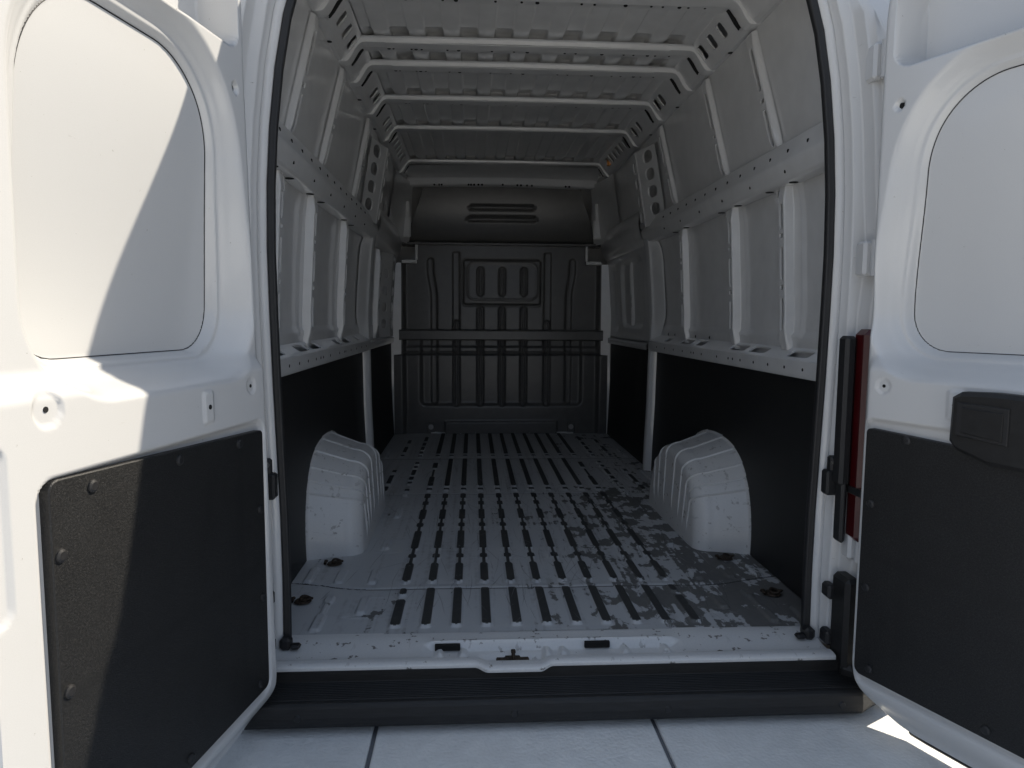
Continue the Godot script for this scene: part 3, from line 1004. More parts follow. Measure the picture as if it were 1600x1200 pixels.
func build_roof() -> void:
	# roof sheet with shallow bands running lengthways and deeper pads where they meet a bow
	var xs := []
	for k in 21:
		var c := -0.7475 + 0.07475 * k
		for d in [-0.006, 0.0, 0.006]: xs.append(c + d)
		xs.append(c + 0.037)
	var X := []
	for x in xs:
		if absf(x) < 0.722: X.append(x)
	X.push_front(-0.722); X.push_back(0.722)
	var Z := []
	var z := -0.10
	while z > -4.0:
		Z.append(z); z -= 0.011
	var pts := PackedVector3Array()
	for zz: float in Z:
		for x: float in X:
			var ph := fposmod((x + 0.112) / 0.1495 + 0.25, 1.0)      # 0..0.5 inside a band
			var e := minf(absf(ph - 0.25), absf(ph - 1.25))
			var band := 1.0 - ss(0.24, 0.262, e)
			var y := 2.192 + 0.008 * (1.0 - (x / 0.72) * (x / 0.72)) + 0.010 * band
			var pad := 0.0
			for b in BOWS:
				var d: float = zz - b
				pad = maxf(pad, ss(-0.03, -0.02, d) * (1.0 - ss(0.098, 0.106, d)) * (0.45 + 0.55 * (1.0 - ss(0.04, 0.098, d))))
			y += 0.022 * band * pad * (1.0 if absf(x) < 0.71 else 0.0)
			pts.append(Vector3(x, y, zz))
	var m := MB.new()
	m.grid(pts, X.size(), Z.size(), PackedVector2Array(), true)
	var roof := part("roof_panel", m, mats.primer, van)
	# sloping cant panels with rectangular openings, and the gutter ledge below them
	for s in [-1, 1]:
		var c := MB.new()
		var hs := []
		for q in [[0.93, 0.026], [1.045, 0.026], [1.165, 0.03], [1.48, 0.03], [1.83, 0.03], [1.92, 0.03], [2.345, 0.03], [2.47, 0.03], [2.75, 0.03], [2.86, 0.03], [2.97, 0.03], [3.08, 0.03], [3.19, 0.03], [3.31, 0.035], [3.70, 0.02], [3.77, 0.02], [3.84, 0.02]]:
			hs.append([0.52, q[0], 0.26, q[1]])
		var f := func(u: float, v: float) -> Vector3: return Vector3(s * lerpf(0.797, 0.722, u), lerpf(2.098, 2.192, u), -v)
		var f2 := func(u: float, v: float) -> Vector3: return Vector3(s * (lerpf(0.797, 0.722, u) + 0.006), lerpf(2.098, 2.192, u) + 0.004, -v)
		c.holed(f, 0.0, 1.0, 0.10, 3.98, hs, f2, 5.0, 2)
		for k in 40:
			var z0 := -0.10 - 0.097 * k
			var z1 := z0 - 0.097
			c.quad(Vector3(s * 0.845, 2.088, z0), Vector3(s * 0.812, 2.088, z0), Vector3(s * 0.812, 2.088, z1), Vector3(s * 0.845, 2.088, z1))
			c.quad(Vector3(s * 0.812, 2.088, z0), Vector3(s * 0.797, 2.098, z0), Vector3(s * 0.797, 2.098, z1), Vector3(s * 0.812, 2.088, z1))
		part("cant_rail", c, mats.primer, van)
		# near-black discs painted as the dark of cable holes in the gutter ledge
		var hl := MB.new()
		for zz in [-1.0, -1.75, -2.3]: hl.cyl(Vector3(s * 0.822, 2.0885, zz), Vector3(0, -1, 0), 0.011, 0.002, 12)
		part("painted_cable_holes", hl, mats.hole, van).set_meta("kind", "stuff")
	# amber lamp body showing through one opening on the right
	var am := MB.new()
	am.box(Vector3(0.765, 2.142, -3.305), Vector3(0.03, 0.045, 0.05), 0.006)
	part("marker_lamp", am, mats.amber, van, "small amber lamp showing through an opening in the right roof edge")
	# bows
	for i in BOWS.size():
		bow(i, BOWS[i])
	# front header across, above the cab
	var h := MB.new()
	var hp := PackedVector3Array()
	for q in [[-3.60, 2.172], [-3.86, 2.136], [-3.876, 2.126], [-3.885, 2.088], [-3.90, 2.072], [-3.95, 2.07]]:
		for k in 9: hp.append(Vector3(lerpf(-0.78, 0.78, k / 8.0), q[1] - 0.012 * absf(lerpf(-1, 1, k / 8.0)), q[0]))
	h.grid(hp, 9, 6, PackedVector2Array(), true)
	var hd := part("roof_header", h, mats.primer, van)
	var hh := MB.new()
	for x in [-0.56, -0.52, -0.50, -0.28, -0.26, -0.235, -0.20, -0.17, 0.0, 0.12, 0.15, 0.20, 0.24, 0.52, 0.55]:
		hh.cyl(Vector3(x, 2.079 - 0.012 * absf(x) / 0.78, -3.893), Vector3(0, -0.3, 1), 0.009, 0.006, 8)
	part("painted_drill_holes", hh, mats.hole, hd).set_meta("kind", "stuff")  # black discs give the header holes their dark by colour

func bow(i: int, z: float) -> void:
	# one pressed steel bow: flat bottom, two webs, spreading down at both ends to a tab on the gutter
	var line := []
	var L := [[0.842, 2.086], [0.80, 2.086], [0.788, 2.089], [0.778, 2.098], [0.768, 2.112], [0.748, 2.146], [0.738, 2.158], [0.726, 2.166], [0.71, 2.169]]
	for q in L: line.append(Vector2(-q[0], q[1]))
	for k in range(1, 16): line.append(Vector2(lerpf(-0.71, 0.71, k / 16.0), 2.169 + 0.004 * sin(PI * k / 16.0)))
	for k in range(L.size() - 1, -1, -1): line.append(Vector2(L[k][0], L[k][1]))
	var m := MB.new()
	var pts := PackedVector3Array()
	var cs := [[0.052, 0.019], [0.038, 0.017], [0.036, 0.014], [0.0345, 0.003], [0.033, 0.0006], [0.030, 0.0], [0.0, -0.0005], [-0.028, 0.0], [-0.033, 0.001], [-0.036, 0.004], [-0.044, 0.010], [-0.075, 0.013], [-0.11, 0.016]]
	for c in cs:
		for k in line.size():
			var d: Vector2 = (line[mini(k + 1, line.size() - 1)] - line[maxi(k - 1, 0)]).normalized()
			var nn := Vector2(-d.y, d.x)
			var p: Vector2 = line[k] + nn * c[1]
			var side: float = absf(line[k].x)
			var zz: float = c[0]
			if side > 0.79: zz = clampf(c[0], -0.036, 0.036)
			pts.append(Vector3(p.x, p.y, z + zz))
	m.grid(pts, line.size(), cs.size())
	var b := part("roof_bow", m, mats.primer, van)
	var sp := MB.new()
	sp.box(Vector3(0, 2.1695, z), Vector3(1.25, 0.003, 0.062), 0.001)
	part("reinforcement", sp, mats.primer, b)
	var h := MB.new()
	var xs := [-0.62, -0.60, -0.52, -0.50, -0.475, -0.36, -0.31, -0.16, -0.06, 0.0, 0.17, 0.22, 0.34, 0.44, 0.485, 0.55, 0.585, 0.65]
	for k in xs.size():
		h.cyl(Vector3(xs[k], 2.1845, z - 0.075), Vector3(0, -1, 0.1), 0.005 if k % 3 else 0.008, 0.003, 8)
	part("painted_drill_holes", h, mats.hole, b).set_meta("kind", "stuff")  # the dark of the bow holes is painted as black discs
	# near-black tube in each sloping end, painted as the dark of a long slot
	for s in [-1, 1]:
		var q := MB.new()
		var path := PackedVector3Array([Vector3(s * 0.787, 2.106, z - 0.06), Vector3(s * 0.77, 2.128, z - 0.062), Vector3(s * 0.748, 2.162, z - 0.062), Vector3(s * 0.738, 2.176, z - 0.062)])
		q.tube(path, 0.011, 8)
		part("slot", q, mats.hole, b)

# ---------------------------------------------------------------- bulkhead
func build_bulkhead() -> void:
	var X := []
	var x := -0.905
	while x < 0.906:
		X.append(x); x += 0.0075
	var Y := []
	var y := -0.005
	while y < 1.61:
		Y.append(y); y += 0.0085
	var pts := PackedVector3Array()
	for yy: float in Y:
		for xx: float in X:
			var ax := absf(xx)
			var w := 0.0
			# top corners cut away, edges folded
			var lim := lerpf(0.905, 0.72, ss(1.44, 1.475, yy))
			var xq: float = clampf(xx, -lim, lim)
			# flat window plate
			var d := rbox(xx - 0.003, yy - 1.287, 0.322, 0.183, 0.02)
			w += 0.012 * (1.0 - ss(-0.004, 0.010, d))
			w -= 0.008 * (1.0 - ss(0.0, 0.010, absf(d - 0.012)))
			var d1 := rbox(xx - 0.004, yy - 1.295, 0.292, 0.155, 0.06)
			w += 0.005 * (1.0 - ss(0.002, 0.010, absf(d1)))
			for c in [-0.181, 0.003, 0.188]:
				var d2 := rbox(xx - c, yy - 1.293, 0.032, 0.125, 0.032)
				w -= 0.014 * (1.0 - ss(-0.012, 0.002, d2)) - 0.011 * (1.0 - ss(-0.024, -0.014, d2))
				# long lower ribs
				var d3 := rbox(xx - c, yy - 0.66, 0.032, 0.43, 0.032)
				w -= 0.016 * (1.0 - ss(-0.014, 0.002, d3)) - 0.012 * (1.0 - ss(-0.026, -0.014, d3))
			for c in [-0.384, 0.388]:
				var d4 := rbox(xx - c, yy - 0.60, 0.033, 0.37, 0.033)
				w -= 0.016 * (1.0 - ss(-0.014, 0.002, d4)) - 0.012 * (1.0 - ss(-0.026, -0.014, d4))
				var d5 := rbox(xx - c, yy - 1.20, 0.034, 0.34, 0.01)
				w -= 0.010 * (1.0 - ss(-0.012, 0.002, d5))
			for s in [-1, 1]:
				var cx2: float = s * (0.60 - 0.035 * ss(1.05, 1.4, yy) * 0.0 - 0.03 * ss(1.40, 1.15, yy))
				var d6 := rbox(xx - cx2, yy - 0.87, 0.03, 0.62, 0.03)
				w -= 0.012 * (1.0 - ss(-0.012, 0.002, d6))
			# stepped ledges below the cross bar
			w += 0.03 * (1.0 - ss(0.67, 0.69, yy))
			w += 0.012 * (1.0 - ss(0.735, 0.75, yy)) * ss(0.69, 0.70, yy)
			# dished lower part
			var db := rbox(xx, yy - 0.55, 0.70, 0.32, 0.06)
			w -= 0.02 * (1.0 - ss(-0.04, 0.0, db))
			# kick strip
			w += 0.012 * (1.0 - ss(0.10, 0.11, yy)) * (1.0 - ss(0.475, 0.485, ax))
			w += 0.035 * ss(0.80, 0.84, ax)
			pts.append(Vector3(xq, yy, -3.985 + w))
	var m := MB.new()
	m.grid(pts, X.size(), Y.size())
	var bh := part("bulkhead", m, mats.dark_paint, van, "dark grey pressed steel bulkhead with upright ribs")
	var bar := MB.new()
	var prof := PackedVector2Array([Vector2(-0.02, -0.048), Vector2(0.02, -0.046), Vector2(0.03, -0.036), Vector2(0.03, 0.03), Vector2(0.022, 0.042), Vector2(-0.02, 0.046)])
	var path := []
	for k in 2: path.append(Transform3D(Basis(Vector3(0, 0, 1), Vector3(0, 1, 0), Vector3(-1, 0, 0)), Vector3(lerpf(-0.86, 0.86, k), 0.845, -3.945)))
	bar.sweep(prof, path, true, true)
	part("cross_bar", bar, mats.dark_paint, bh)
	var nut := MB.new()
	for s in [-1, 1]:
		for yy in [1.33, 1.1, 0.905, 0.80, 0.70, 0.50]:
			var c := Vector3(s * 0.868, yy, -3.95)
			var b := MB.new()
			b.cyl(c, Vector3(0, 0, 1), 0.017, 0.006, 14)
			b.cyl(c + Vector3(0, 0, 0.006), Vector3(0, 0, 1), 0.008, 0.006, 6)
			part("bolt", b, mats.steel, bh)
		var f := MB.new()
		f.box(Vector3(s * 0.60, 0.055, -3.955), Vector3(0.07, 0.085, 0.02), 0.006)
		part("bracket", f, mats.dark_paint, bh)
		var b2 := MB.new()
		b2.cyl(Vector3(s * 0.60, 0.06, -3.945), Vector3(0, 0, 1), 0.022, 0.006, 16)
		b2.cyl(Vector3(s * 0.60, 0.06, -3.939), Vector3(0, 0, 1), 0.012, 0.012, 6)
		part("bolt", b2, mats.steel, bh)
		# side flange folded towards the load bay
		var e := MB.new()
		var ep := PackedVector3Array()
		for q in [[0.0, 0.885], [0.38, 0.885], [0.44, 0.855], [0.58, 0.855], [0.66, 0.845], [1.36, 0.84], [1.44, 0.84]]:
			for t in [0.0, 0.5, 1.0]: ep.append(Vector3(s * lerpf(q[1], 0.925, t), q[0], -3.935 + 0.012 * t))
		e.grid(ep, 3, 7, PackedVector2Array(), s < 0)
		part("side_flange", e, mats.primer, bh)
		var tcap := MB.new()
		tcap.sweep(PackedVector2Array([Vector2(-0.012, -0.01), Vector2(0.03, -0.01), Vector2(0.03, 0.012), Vector2(-0.012, 0.012)]), [Transform3D(Basis.IDENTITY, Vector3(s * 0.715, 1.60, -3.955)), Transform3D(Basis.IDENTITY, Vector3(s * 0.715, 1.60, -3.94))], true, true)
		tcap.box(Vector3(s * 0.713, 1.53, -3.948), Vector3(0.022, 0.13, 0.02), 0.004)
		tcap.box(Vector3(s * 0.775, 1.452, -3.948), Vector3(0.13, 0.03, 0.02), 0.004)
		part("corner_flange", tcap, mats.primer, bh)
	var k0 := MB.new()
	k0.cyl(Vector3(0.005, 0.06, -3.972), Vector3(0, 0, 1), 0.025, 0.006, 16)
	part("bolt", k0, mats.dark_paint, bh)
	# sealant bead along the floor
	var sl := MB.new()
	var fp := PackedVector3Array()
	for k in 30: fp.append(Vector3(lerpf(-0.6, 0.62, k / 29.0), 0.006 + 0.003 * sin(k * 1.7), -3.955 + 0.004 * sin(k * 2.3)))
	sl.tube(fp, 0.009, 7)
	part("sealant_bead", sl, mats.primer, bh)
	# overhead panel above the bulkhead, closing the space over the cab
	var o := MB.new()
	var op := PackedVector3Array()
	for j in 40:
		var yy := lerpf(1.585, 2.085, j / 39.0)
		for i in 61:
			var xx := lerpf(-0.80, 0.80, i / 60.0)
			var bulge := 0.10 * sin(clampf((yy - 1.585) / 0.5, 0, 1) * PI)
			var z := -3.957 - 0.12 * pow(1.0 - clampf((yy - 1.585) / 0.5, 0.0, 1.0), 1.4) + bulge * 0.1
			for q in [[1.908, 0.018], [1.815, 0.018]]:
				z -= 0.018 * (1.0 - ss(-0.006, 0.004, rbox(xx, yy - q[0], 0.31, q[1], 0.012)))
			op.append(Vector3(xx * (0.82 + 0.18 * ss(2.1, 1.6, yy)) , yy, z))
	o.grid(op, 61, 40)
	part("overhead_panel", o, mats.dark_paint, van)
	var lid := MB.new()
	lid.box(Vector3(0, 1.60, -4.03), Vector3(1.7, 0.02, 0.2), 0.004)
	part("overhead_shelf", lid, mats.dark_paint, van)

# ---------------------------------------------------------------- rear frame, seal, bumper
func opening() -> PackedVector2Array:
	var R := [[0.800, -0.015], [0.798, 0.2], [0.800, 0.4], [0.806, 0.6], [0.812, 0.8], [0.816, 1.0], [0.818, 1.18], [0.814, 1.36], [0.803, 1.52], [0.784, 1.68], [0.758, 1.82], [0.725, 1.93], [0.675, 2.01], [0.60, 2.055], [0.48, 2.075], [0.25, 2.085], [0.0, 2.088]]
	var out := PackedVector2Array()
	for q in R: out.append(Vector2(q[0], q[1]))
	for k in range(R.size() - 2, -1, -1): out.append(Vector2(-R[k][0], R[k][1]))
	return out

func build_rear_frame() -> void:
	var ol := opening()
	var n := ol.size()
	var nor := PackedVector2Array()
	for k in n:
		var d := (ol[mini(k + 1, n - 1)] - ol[maxi(k - 1, 0)]).normalized()
		nor.append(Vector2(d.y, -d.x))
	var m := MB.new()
	var pts := PackedVector3Array()
	var prof := [[0.02, -0.16], [0.004, -0.13], [0.006, -0.118], [0.012, -0.118], [0.022, -0.098], [0.036, -0.095], [0.042, -0.10], [0.046, -0.068], [0.052, -0.062], [0.07, -0.058], [0.078, -0.052], [0.084, -0.02], [0.09, -0.012], [0.105, -0.008], [0.112, -0.002], [0.116, 0.045], [0.122, 0.055], [0.15, 0.062], [0.20, 0.06]]
	for q in prof:
		for k in n:
			var wid: float = q[0]
			# the jamb widens round the hinge box
			if q[1] > -0.06 and q[1] < 0.0:
				wid += 0.012 * ss(1.02, 1.05, ol[k].y) * (1.0 - ss(1.26, 1.29, ol[k].y))
			var p := ol[k] + nor[k] * wid
			pts.append(Vector3(p.x, p.y, minf(q[1], rear_limit(p.x, p.y) - 0.004)))
	m.grid(pts, n, prof.size())
	part("rear_frame", m, mats.white, van)
	# rubber door seal
	var s := MB.new()
	var sp := PackedVector3Array()
	for k in n: sp.append(Vector3(ol[k].x + nor[k].x * 0.006, ol[k].y + nor[k].y * 0.006, -0.112))
	var cs := [[-0.009, -0.018], [-0.012, -0.004], [-0.011, 0.004], [-0.006, 0.008], [-0.002, 0.005], [0.003, 0.010], [0.009, 0.008], [0.011, 0.0], [0.010, -0.018]]
	var gp := PackedVector3Array()
	for c in cs:
		for k in n: gp.append(Vector3(sp[k].x + nor[k].x * c[0], sp[k].y + nor[k].y * c[0], sp[k].z + c[1]))
	s.grid(gp, n, cs.size())
	var seal := part("door_seal", s, mats.rubber, van)
	for e in [-1, 1]:
		var f := MB.new()
		f.box(Vector3(e * 0.805, 0.01, -0.095), Vector3(0.034, 0.04, 0.04), 0.01)
		f.box(Vector3(e * 0.775, 0.004, -0.085), Vector3(0.03, 0.014, 0.03), 0.006)
		part("seal_foot", f, mats.rubber, seal)
	# bumper with ribbed step
	var b := MB.new()
	var pr := [[-0.03, -0.075], [0.0, -0.07], [0.003, -0.024], [0.008, -0.021], [0.014, -0.022], [0.0165, -0.026], [0.018, -0.054]]
	for k in 10:
		var z := 0.02 + 0.0085 * k
		pr.append([z, -0.0595 - 0.0004 * k]); pr.append([z + 0.0015, -0.0562 - 0.0004 * k]); pr.append([z + 0.005, -0.0562 - 0.0004 * k]); pr.append([z + 0.0065, -0.0595 - 0.0004 * k])
	pr.append_array([[0.108, -0.0615], [0.116, -0.064], [0.121, -0.069], [0.124, -0.076], [0.128, -0.10], [0.128, -0.118], [0.122, -0.13], [0.108, -0.136], [0.03, -0.142], [-0.05, -0.145]])
	var path := []
	for k in 25:
		var x := lerpf(-0.94, 0.94, k / 24.0)
		path.append(Transform3D(Basis(Vector3(0, 0, 1), Vector3(0, 1, 0), Vector3(-1, 0, 0)), Vector3(x, 0, -0.05 * ss(0.86, 0.94, absf(x)))))
	var pv := PackedVector2Array()
	for q in pr: pv.append(Vector2(q[0], q[1]))
	b.sweep(pv, path, false, false)
	var bp := part("rear_bumper", b, mats.bumper, van)
	for q in [[-0.72, -0.10, 0.1265], [-0.13, -0.10, 0.1265], [0.30, -0.10, 0.1265], [0.80, -0.10, 0.1265]]:
		var c := MB.new()
		c.cyl(Vector3(q[0], q[1], q[2]), Vector3(0, 0, 1), 0.011, 0.004, 14, 0.008)
		part("screw", c, mats.rubber, bp)
	for q in [[-0.62], [-0.26], [0.08], [0.45]]:
		var c := MB.new()
		c.cyl(Vector3(q[0], -0.044, 0.012), Vector3(0, 0, 1), 0.008, 0.004, 12)
		part("screw", c, mats.rubber, bp)
	for e in [-1, 1]:
		var u := MB.new()
		u.box(Vector3(e * 0.868, 0.05, 0.0), Vector3(0.05, 0.36, 0.09), 0.012)
		u.box(Vector3(e * 0.90, -0.08, 0.0), Vector3(0.11, 0.12, 0.12), 0.02)
		part("corner_trim", u, mats.plastic, van)
		# tail lamp
		var h := MB.new()
		var out := 0.0 if e > 0 else 0.05
		h.box(Vector3(e * (0.842 + out), 0.72, -0.015), Vector3(0.034, 0.44, 0.05), 0.009)
		h.box(Vector3(e * (0.842 + out), 0.43, -0.012), Vector3(0.018, 0.20, 0.045), 0.007)
		var lamp := part("tail_lamp", h, mats.rubber, van)
		var l := MB.new()
		l.box(Vector3(e * (0.911 + out), 0.65, 0.015), Vector3(0.104, 0.62, 0.075), 0.016)
		part("lens", l, mats.red, lamp, "deep red tail lamp lens")
		# door check strap and rubber stops
		var ck := MB.new()
		ck.box(Vector3(e * 0.838, 0.50, -0.055), Vector3(0.055, 0.075, 0.04), 0.006)
		ck.box(Vector3(e * 0.838, 0.555, -0.055), Vector3(0.03, 0.05, 0.03), 0.006)
		ck.box(Vector3(e * 0.86, 0.492, 0.01), Vector3(0.012, 0.022, 0.12), 0.003)
		var strap := part("door_check", ck, mats.rubber, van)
		var bo := MB.new()
		bo.cyl(Vector3(e * 0.83, 0.565, -0.038), Vector3(0, 0, 1), 0.008, 0.006, 6)
		part("bolt", bo, mats.steel, strap)
		for y in [0.165, 0.02]:
			var st := MB.new()
			st.box(Vector3(e * 0.842, y, -0.05), Vector3(0.03, 0.045, 0.05), 0.008)
			part("rubber_stop", st, mats.rubber, van)
		# hinge leaf
		for y in [0.33, 1.16, 1.70]:
			var hg := MB.new()
			hg.box(Vector3(e * 0.875, y, -0.01), Vector3(0.03, 0.10, 0.05), 0.008)
			hg.cyl(Vector3(e * 0.885, y - 0.05, 0.03), Vector3.UP, 0.014, 0.1, 14)
			part("hinge", hg, mats.white, van)

# ---------------------------------------------------------------- rear doors
const DU := 0.90
const DB := -0.10
const DT := 2.03

func dmap(s: int, u: float, v: float, w: float) -> Vector3:
	var a := TL if s < 0 else TR
	return Vector3(s * (XH + u * sin(a)) - s * w * cos(a), v, ZH + u * cos(a) + w * sin(a))

func door_edge(s: int, v: float) -> float:
	var e := 0.064 if s > 0 else 0.014 + 0.036 * clampf(v, 0.0, 1.6)
	var q := v - DB
	if q < 0.14: e += 0.14 - sqrt(maxf(0.0, 0.0196 - (0.14 - q) * (0.14 - q)))
	return e + 0.10 * ss(1.7, 2.06, v) * ss(1.7, 2.06, v)

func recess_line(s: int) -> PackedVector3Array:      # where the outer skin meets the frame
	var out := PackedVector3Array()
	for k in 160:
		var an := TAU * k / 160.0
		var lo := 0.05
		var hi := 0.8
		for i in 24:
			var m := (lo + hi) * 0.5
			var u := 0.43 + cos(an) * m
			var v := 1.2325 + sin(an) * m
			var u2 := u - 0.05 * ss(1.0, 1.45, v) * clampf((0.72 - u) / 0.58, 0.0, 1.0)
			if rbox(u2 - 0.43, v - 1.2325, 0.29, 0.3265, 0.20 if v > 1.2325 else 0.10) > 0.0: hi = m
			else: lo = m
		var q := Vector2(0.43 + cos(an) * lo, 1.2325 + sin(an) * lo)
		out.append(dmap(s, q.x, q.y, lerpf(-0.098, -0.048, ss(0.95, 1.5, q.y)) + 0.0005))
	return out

func door_depth(s: int, u: float, v: float) -> float:
	var e := door_edge(s, v)
	# the lower half stands a little further into the van than the frame round the recess
	var w := 0.03 * (1.0 - ss(0.85, 0.90, v)) * ss(e + 0.012, e + 0.05, u)
	# big recess showing the outer skin
	var cv := 1.2325
	var r := 0.20 if v > cv else 0.10
	var deep := lerpf(-0.098, -0.048, ss(0.95, 1.5, v))      # the skin leans in towards the top
	var u2 := u - 0.05 * ss(1.0, 1.45, v) * clampf((0.72 - u) / 0.58, 0.0, 1.0)
	var d := rbox(u2 - 0.43, v - cv, 0.29, 0.3265, r)
	if d < 0.10:
		var wide := 0.062
		if d < 0.0: w = deep
		else: w = lerpf(deep, w, 0.28 * ss(0.0, 0.014, d) + 0.17 * ss(0.022, 0.036, d) + 0.55 * ss(0.03, wide + 0.012, d))
	# upper recess
	var d2 := rbox(u - 0.42, v - 1.80, 0.30, 0.165, 0.035)
	w -= 0.10 * (1.0 - ss(-0.004, 0.008, d2))
	# seat of the lower lining board
	var d3 := rbox(u - 0.4525, v - 0.362, 0.352, 0.356, 0.03)
	w -= 0.012 * (1.0 - ss(0.0, 0.01, d3))
	# plugs and clip seats
	var a := Vector2(u - 0.152, v - 0.815).length()
	w -= 0.003 * (1.0 - ss(0.0175, 0.021, a))
	var b := Vector2(u - 0.78, v - 0.837).length()
	w -= 0.005 * (1.0 - ss(0.026, 0.031, b))
	var c := rbox(u - 0.34, v - 0.786, 0.017, 0.033, 0.006)
	w += 0.004 * (1.0 - ss(-0.001, 0.004, c))
	var h := Vector2(u - 0.132, v - 1.533).length()
	w -= 0.010 * (1.0 - ss(0.009, 0.014, h))
	# shallow pocket near the free edge
	w -= 0.006 * (1.0 - ss(0.0, 0.008, rbox(u - 0.91, v - 0.66, 0.04, 0.13, 0.02)))
	# rolled edges
	w -= 0.03 * pow(1.0 - ss(0.0, 0.028, u - e), 2.0)
	w -= 0.055 * pow(1.0 - ss(DB, 0.01, v), 1.3)
	w -= 0.02 * (1.0 - ss(0.0, 0.02, DT - v))
	return w

func build_doors() -> void:
	var NU := 165
	var NV := 400
	for s in [-1, 1]:
		var U := PackedFloat32Array()
		var V := PackedFloat32Array()
		var Wd := PackedFloat32Array()
		for j in NV:
			var v := lerpf(DB, DT, j / (NV - 1.0))
			var e := door_edge(s, v)
			for i in NU:
				var u := lerpf(e, DU, i / (NU - 1.0))
				U.append(u); V.append(v); Wd.append(door_depth(s, u, v))
		var pts := PackedVector3Array()
		for k in U.size(): pts.append(dmap(s, U[k], V[k], Wd[k]))
		var m := MB.new()
		m.grid(pts, NU, NV, PackedVector2Array(), s < 0)
		# outer skin and the edge between
		var op := PackedVector3Array()
		for j in range(0, NV, 7):
			for i in 12:
				var v := V[j * NU]
				op.append(dmap(s, lerpf(door_edge(s, v), DU, i / 11.0), v, -0.118))
		m.grid(op, 12, op.size() / 12, PackedVector2Array(), s > 0)
		for j in NV - 1:
			for i in [0, NU - 1]:
				var p := pts[j * NU + i]
				var q := pts[(j + 1) * NU + i]
				m.quad(p, q, dmap(s, U[j * NU + i], V[(j + 1) * NU + i], -0.118), dmap(s, U[j * NU + i], V[j * NU + i], -0.118))
		for i in NU - 1:
			for j in [0, NV - 1]:
				var k: int = j * NU + i
				m.quad(pts[k], pts[k + 1], dmap(s, U[k + 1], V[k], -0.118), dmap(s, U[k], V[k], -0.118))
		var door := part("rear_door", m, mats.white, van)
		# lining board
		var tl := 0.700
		var tr := 0.724 if s < 0 else 0.672
		var outl := PackedVector2Array()
		var cn := [[0.114, 0.022, 0.02, 180], [0.795, 0.022, 0.02, 270], [0.795, tr, 0.02, 0], [0.114, tl, 0.012, 90]]
		for q in cn:
			var sx := 1.0 if q[0] < 0.4 else -1.0
			var sy := 1.0 if q[1] < 0.3 else -1.0
			for k in 6:
				var an := deg_to_rad(q[3] + 18.0 * k)
				outl.append(Vector2(q[0] + sx * q[2] + q[2] * cos(an), q[1] + sy * q[2] + q[2] * sin(an)))
		var bd := MB.new()
		plate(bd, s, outl, 0.015, 0.036, 0.002)
		var board := part("lining_board", bd, mats.board, door)
		for q in [[0.228, 0.684], [0.46, 0.692], [0.702, 0.696], [0.778, 0.60], [0.776, 0.37], [0.776, 0.10], [0.138, 0.50], [0.138, 0.27], [0.16, 0.05], [0.46, 0.045]]:
			if s > 0 and q[0] > 0.3 and q[1] > 0.6: continue
			var c := MB.new()
			var o := dmap(s, q[0], q[1], 0.036)
			var ax := dmap(s, q[0], q[1], 1.036) - o
			c.cyl(o, ax, 0.0115, 0.003, 16, 0.011)
			c.cyl(o + ax * 0.003, ax, 0.011, 0.002, 16, 0.007)
			part("screw", c, mats.rubber, board)
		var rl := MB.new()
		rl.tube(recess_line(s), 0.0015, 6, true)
		part("gap_shade_line", rl, mats.rubber, door)  # dark tube painted in for the shadow gap round the recess
		# near-black discs painted as the dark of holes at the clip seats
		for q in [[0.152, 0.815, 0.0045], [0.78, 0.837, 0.005], [0.34, 0.786, 0.0055], [0.134, 1.533, 0.009]]:
			var c := MB.new()
			var d := door_depth(s, q[0], q[1])
			var o := dmap(s, q[0], q[1], d)
			c.cyl(o, dmap(s, q[0], q[1], d + 1.0) - o, q[2], 0.0012, 12)
			part("painted_clip_hole", c, mats.hole, door)
		# black rubber strip round the outer edge
		var g := MB.new()
		var gp := PackedVector3Array()
		for k in 40:
			var v := 1.4 - 1.5 * k / 39.0
			gp.append(dmap(s, door_edge(s, v) + 0.004, v, -0.10))
		for k in range(1, 20): gp.append(dmap(s, lerpf(0.19, 0.89, k / 19.0), DB - 0.020, -0.07))
		g.tube(gp, 0.014, 8)
		part("edge_seal", g, mats.rubber, door)
		if s > 0:
			handle(door)

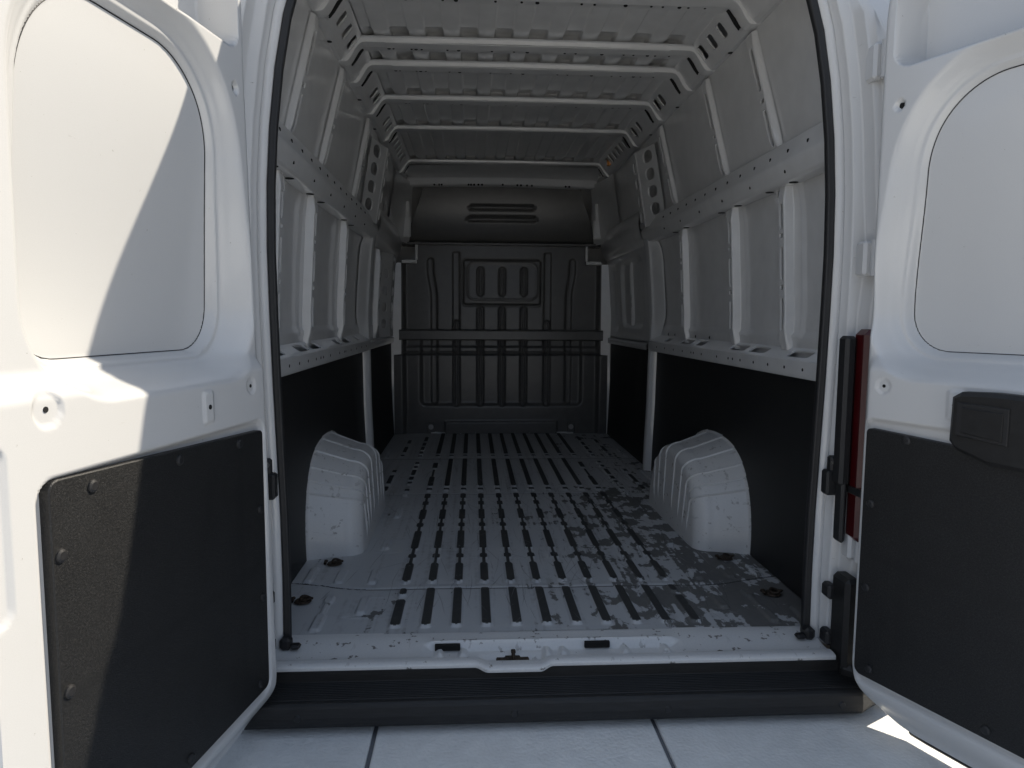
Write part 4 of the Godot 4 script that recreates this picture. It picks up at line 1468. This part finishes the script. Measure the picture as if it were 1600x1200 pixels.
func plate(m: MB, s: int, ol: PackedVector2Array, w0: float, w1: float, bev: float) -> void:
	var c := Vector2.ZERO
	for p in ol: c += p
	c /= ol.size()
	var n := ol.size()
	var ins := PackedVector2Array()
	for k in n:
		var d := (ol[(k + 1) % n] - ol[(k + n - 1) % n]).normalized()
		ins.append(ol[k] + Vector2(-d.y, d.x) * bev)
	for k in n:
		var a := ol[k]
		var b := ol[(k + 1) % n]
		var a2 := ins[k]
		var b2 := ins[(k + 1) % n]
		m.quad(dmap(s, a.x, a.y, w0), dmap(s, b.x, b.y, w0), dmap(s, b.x, b.y, w1 - bev), dmap(s, a.x, a.y, w1 - bev))
		m.quad(dmap(s, a.x, a.y, w1 - bev), dmap(s, b.x, b.y, w1 - bev), dmap(s, b2.x, b2.y, w1), dmap(s, a2.x, a2.y, w1))
	var id := Geometry2D.triangulate_polygon(ins)
	for k in range(0, id.size(), 3):
		var a := ins[id[k]]; var b := ins[id[k + 1]]; var d := ins[id[k + 2]]
		m.tri(dmap(s, a.x, a.y, w1), dmap(s, b.x, b.y, w1), dmap(s, d.x, d.y, w1))

func handle(door: Node3D) -> void:
	var m := MB.new()
	plate(m, 1, PackedVector2Array([Vector2(0.345, 0.705), Vector2(0.363, 0.685), Vector2(0.438, 0.662), Vector2(0.718, 0.655), Vector2(0.738, 0.675), Vector2(0.738, 0.800), Vector2(0.718, 0.820), Vector2(0.438, 0.826), Vector2(0.368, 0.822), Vector2(0.347, 0.808)]), 0.03, 0.064, 0.010)
	var h := part("handle_housing", m, mats.plastic, door)
	var f := MB.new()
	plate(f, 1, PackedVector2Array([Vector2(0.366, 0.722), Vector2(0.478, 0.712), Vector2(0.478, 0.795), Vector2(0.366, 0.798)]), 0.063, 0.069, 0.002)
	var fr := part("grip_frame", f, mats.rubber, h)
	var p := MB.new()
	plate(p, 1, PackedVector2Array([Vector2(0.380, 0.729), Vector2(0.468, 0.721), Vector2(0.468, 0.784), Vector2(0.380, 0.788)]), 0.068, 0.073, 0.002)
	part("grip", p, mats.plastic, h)
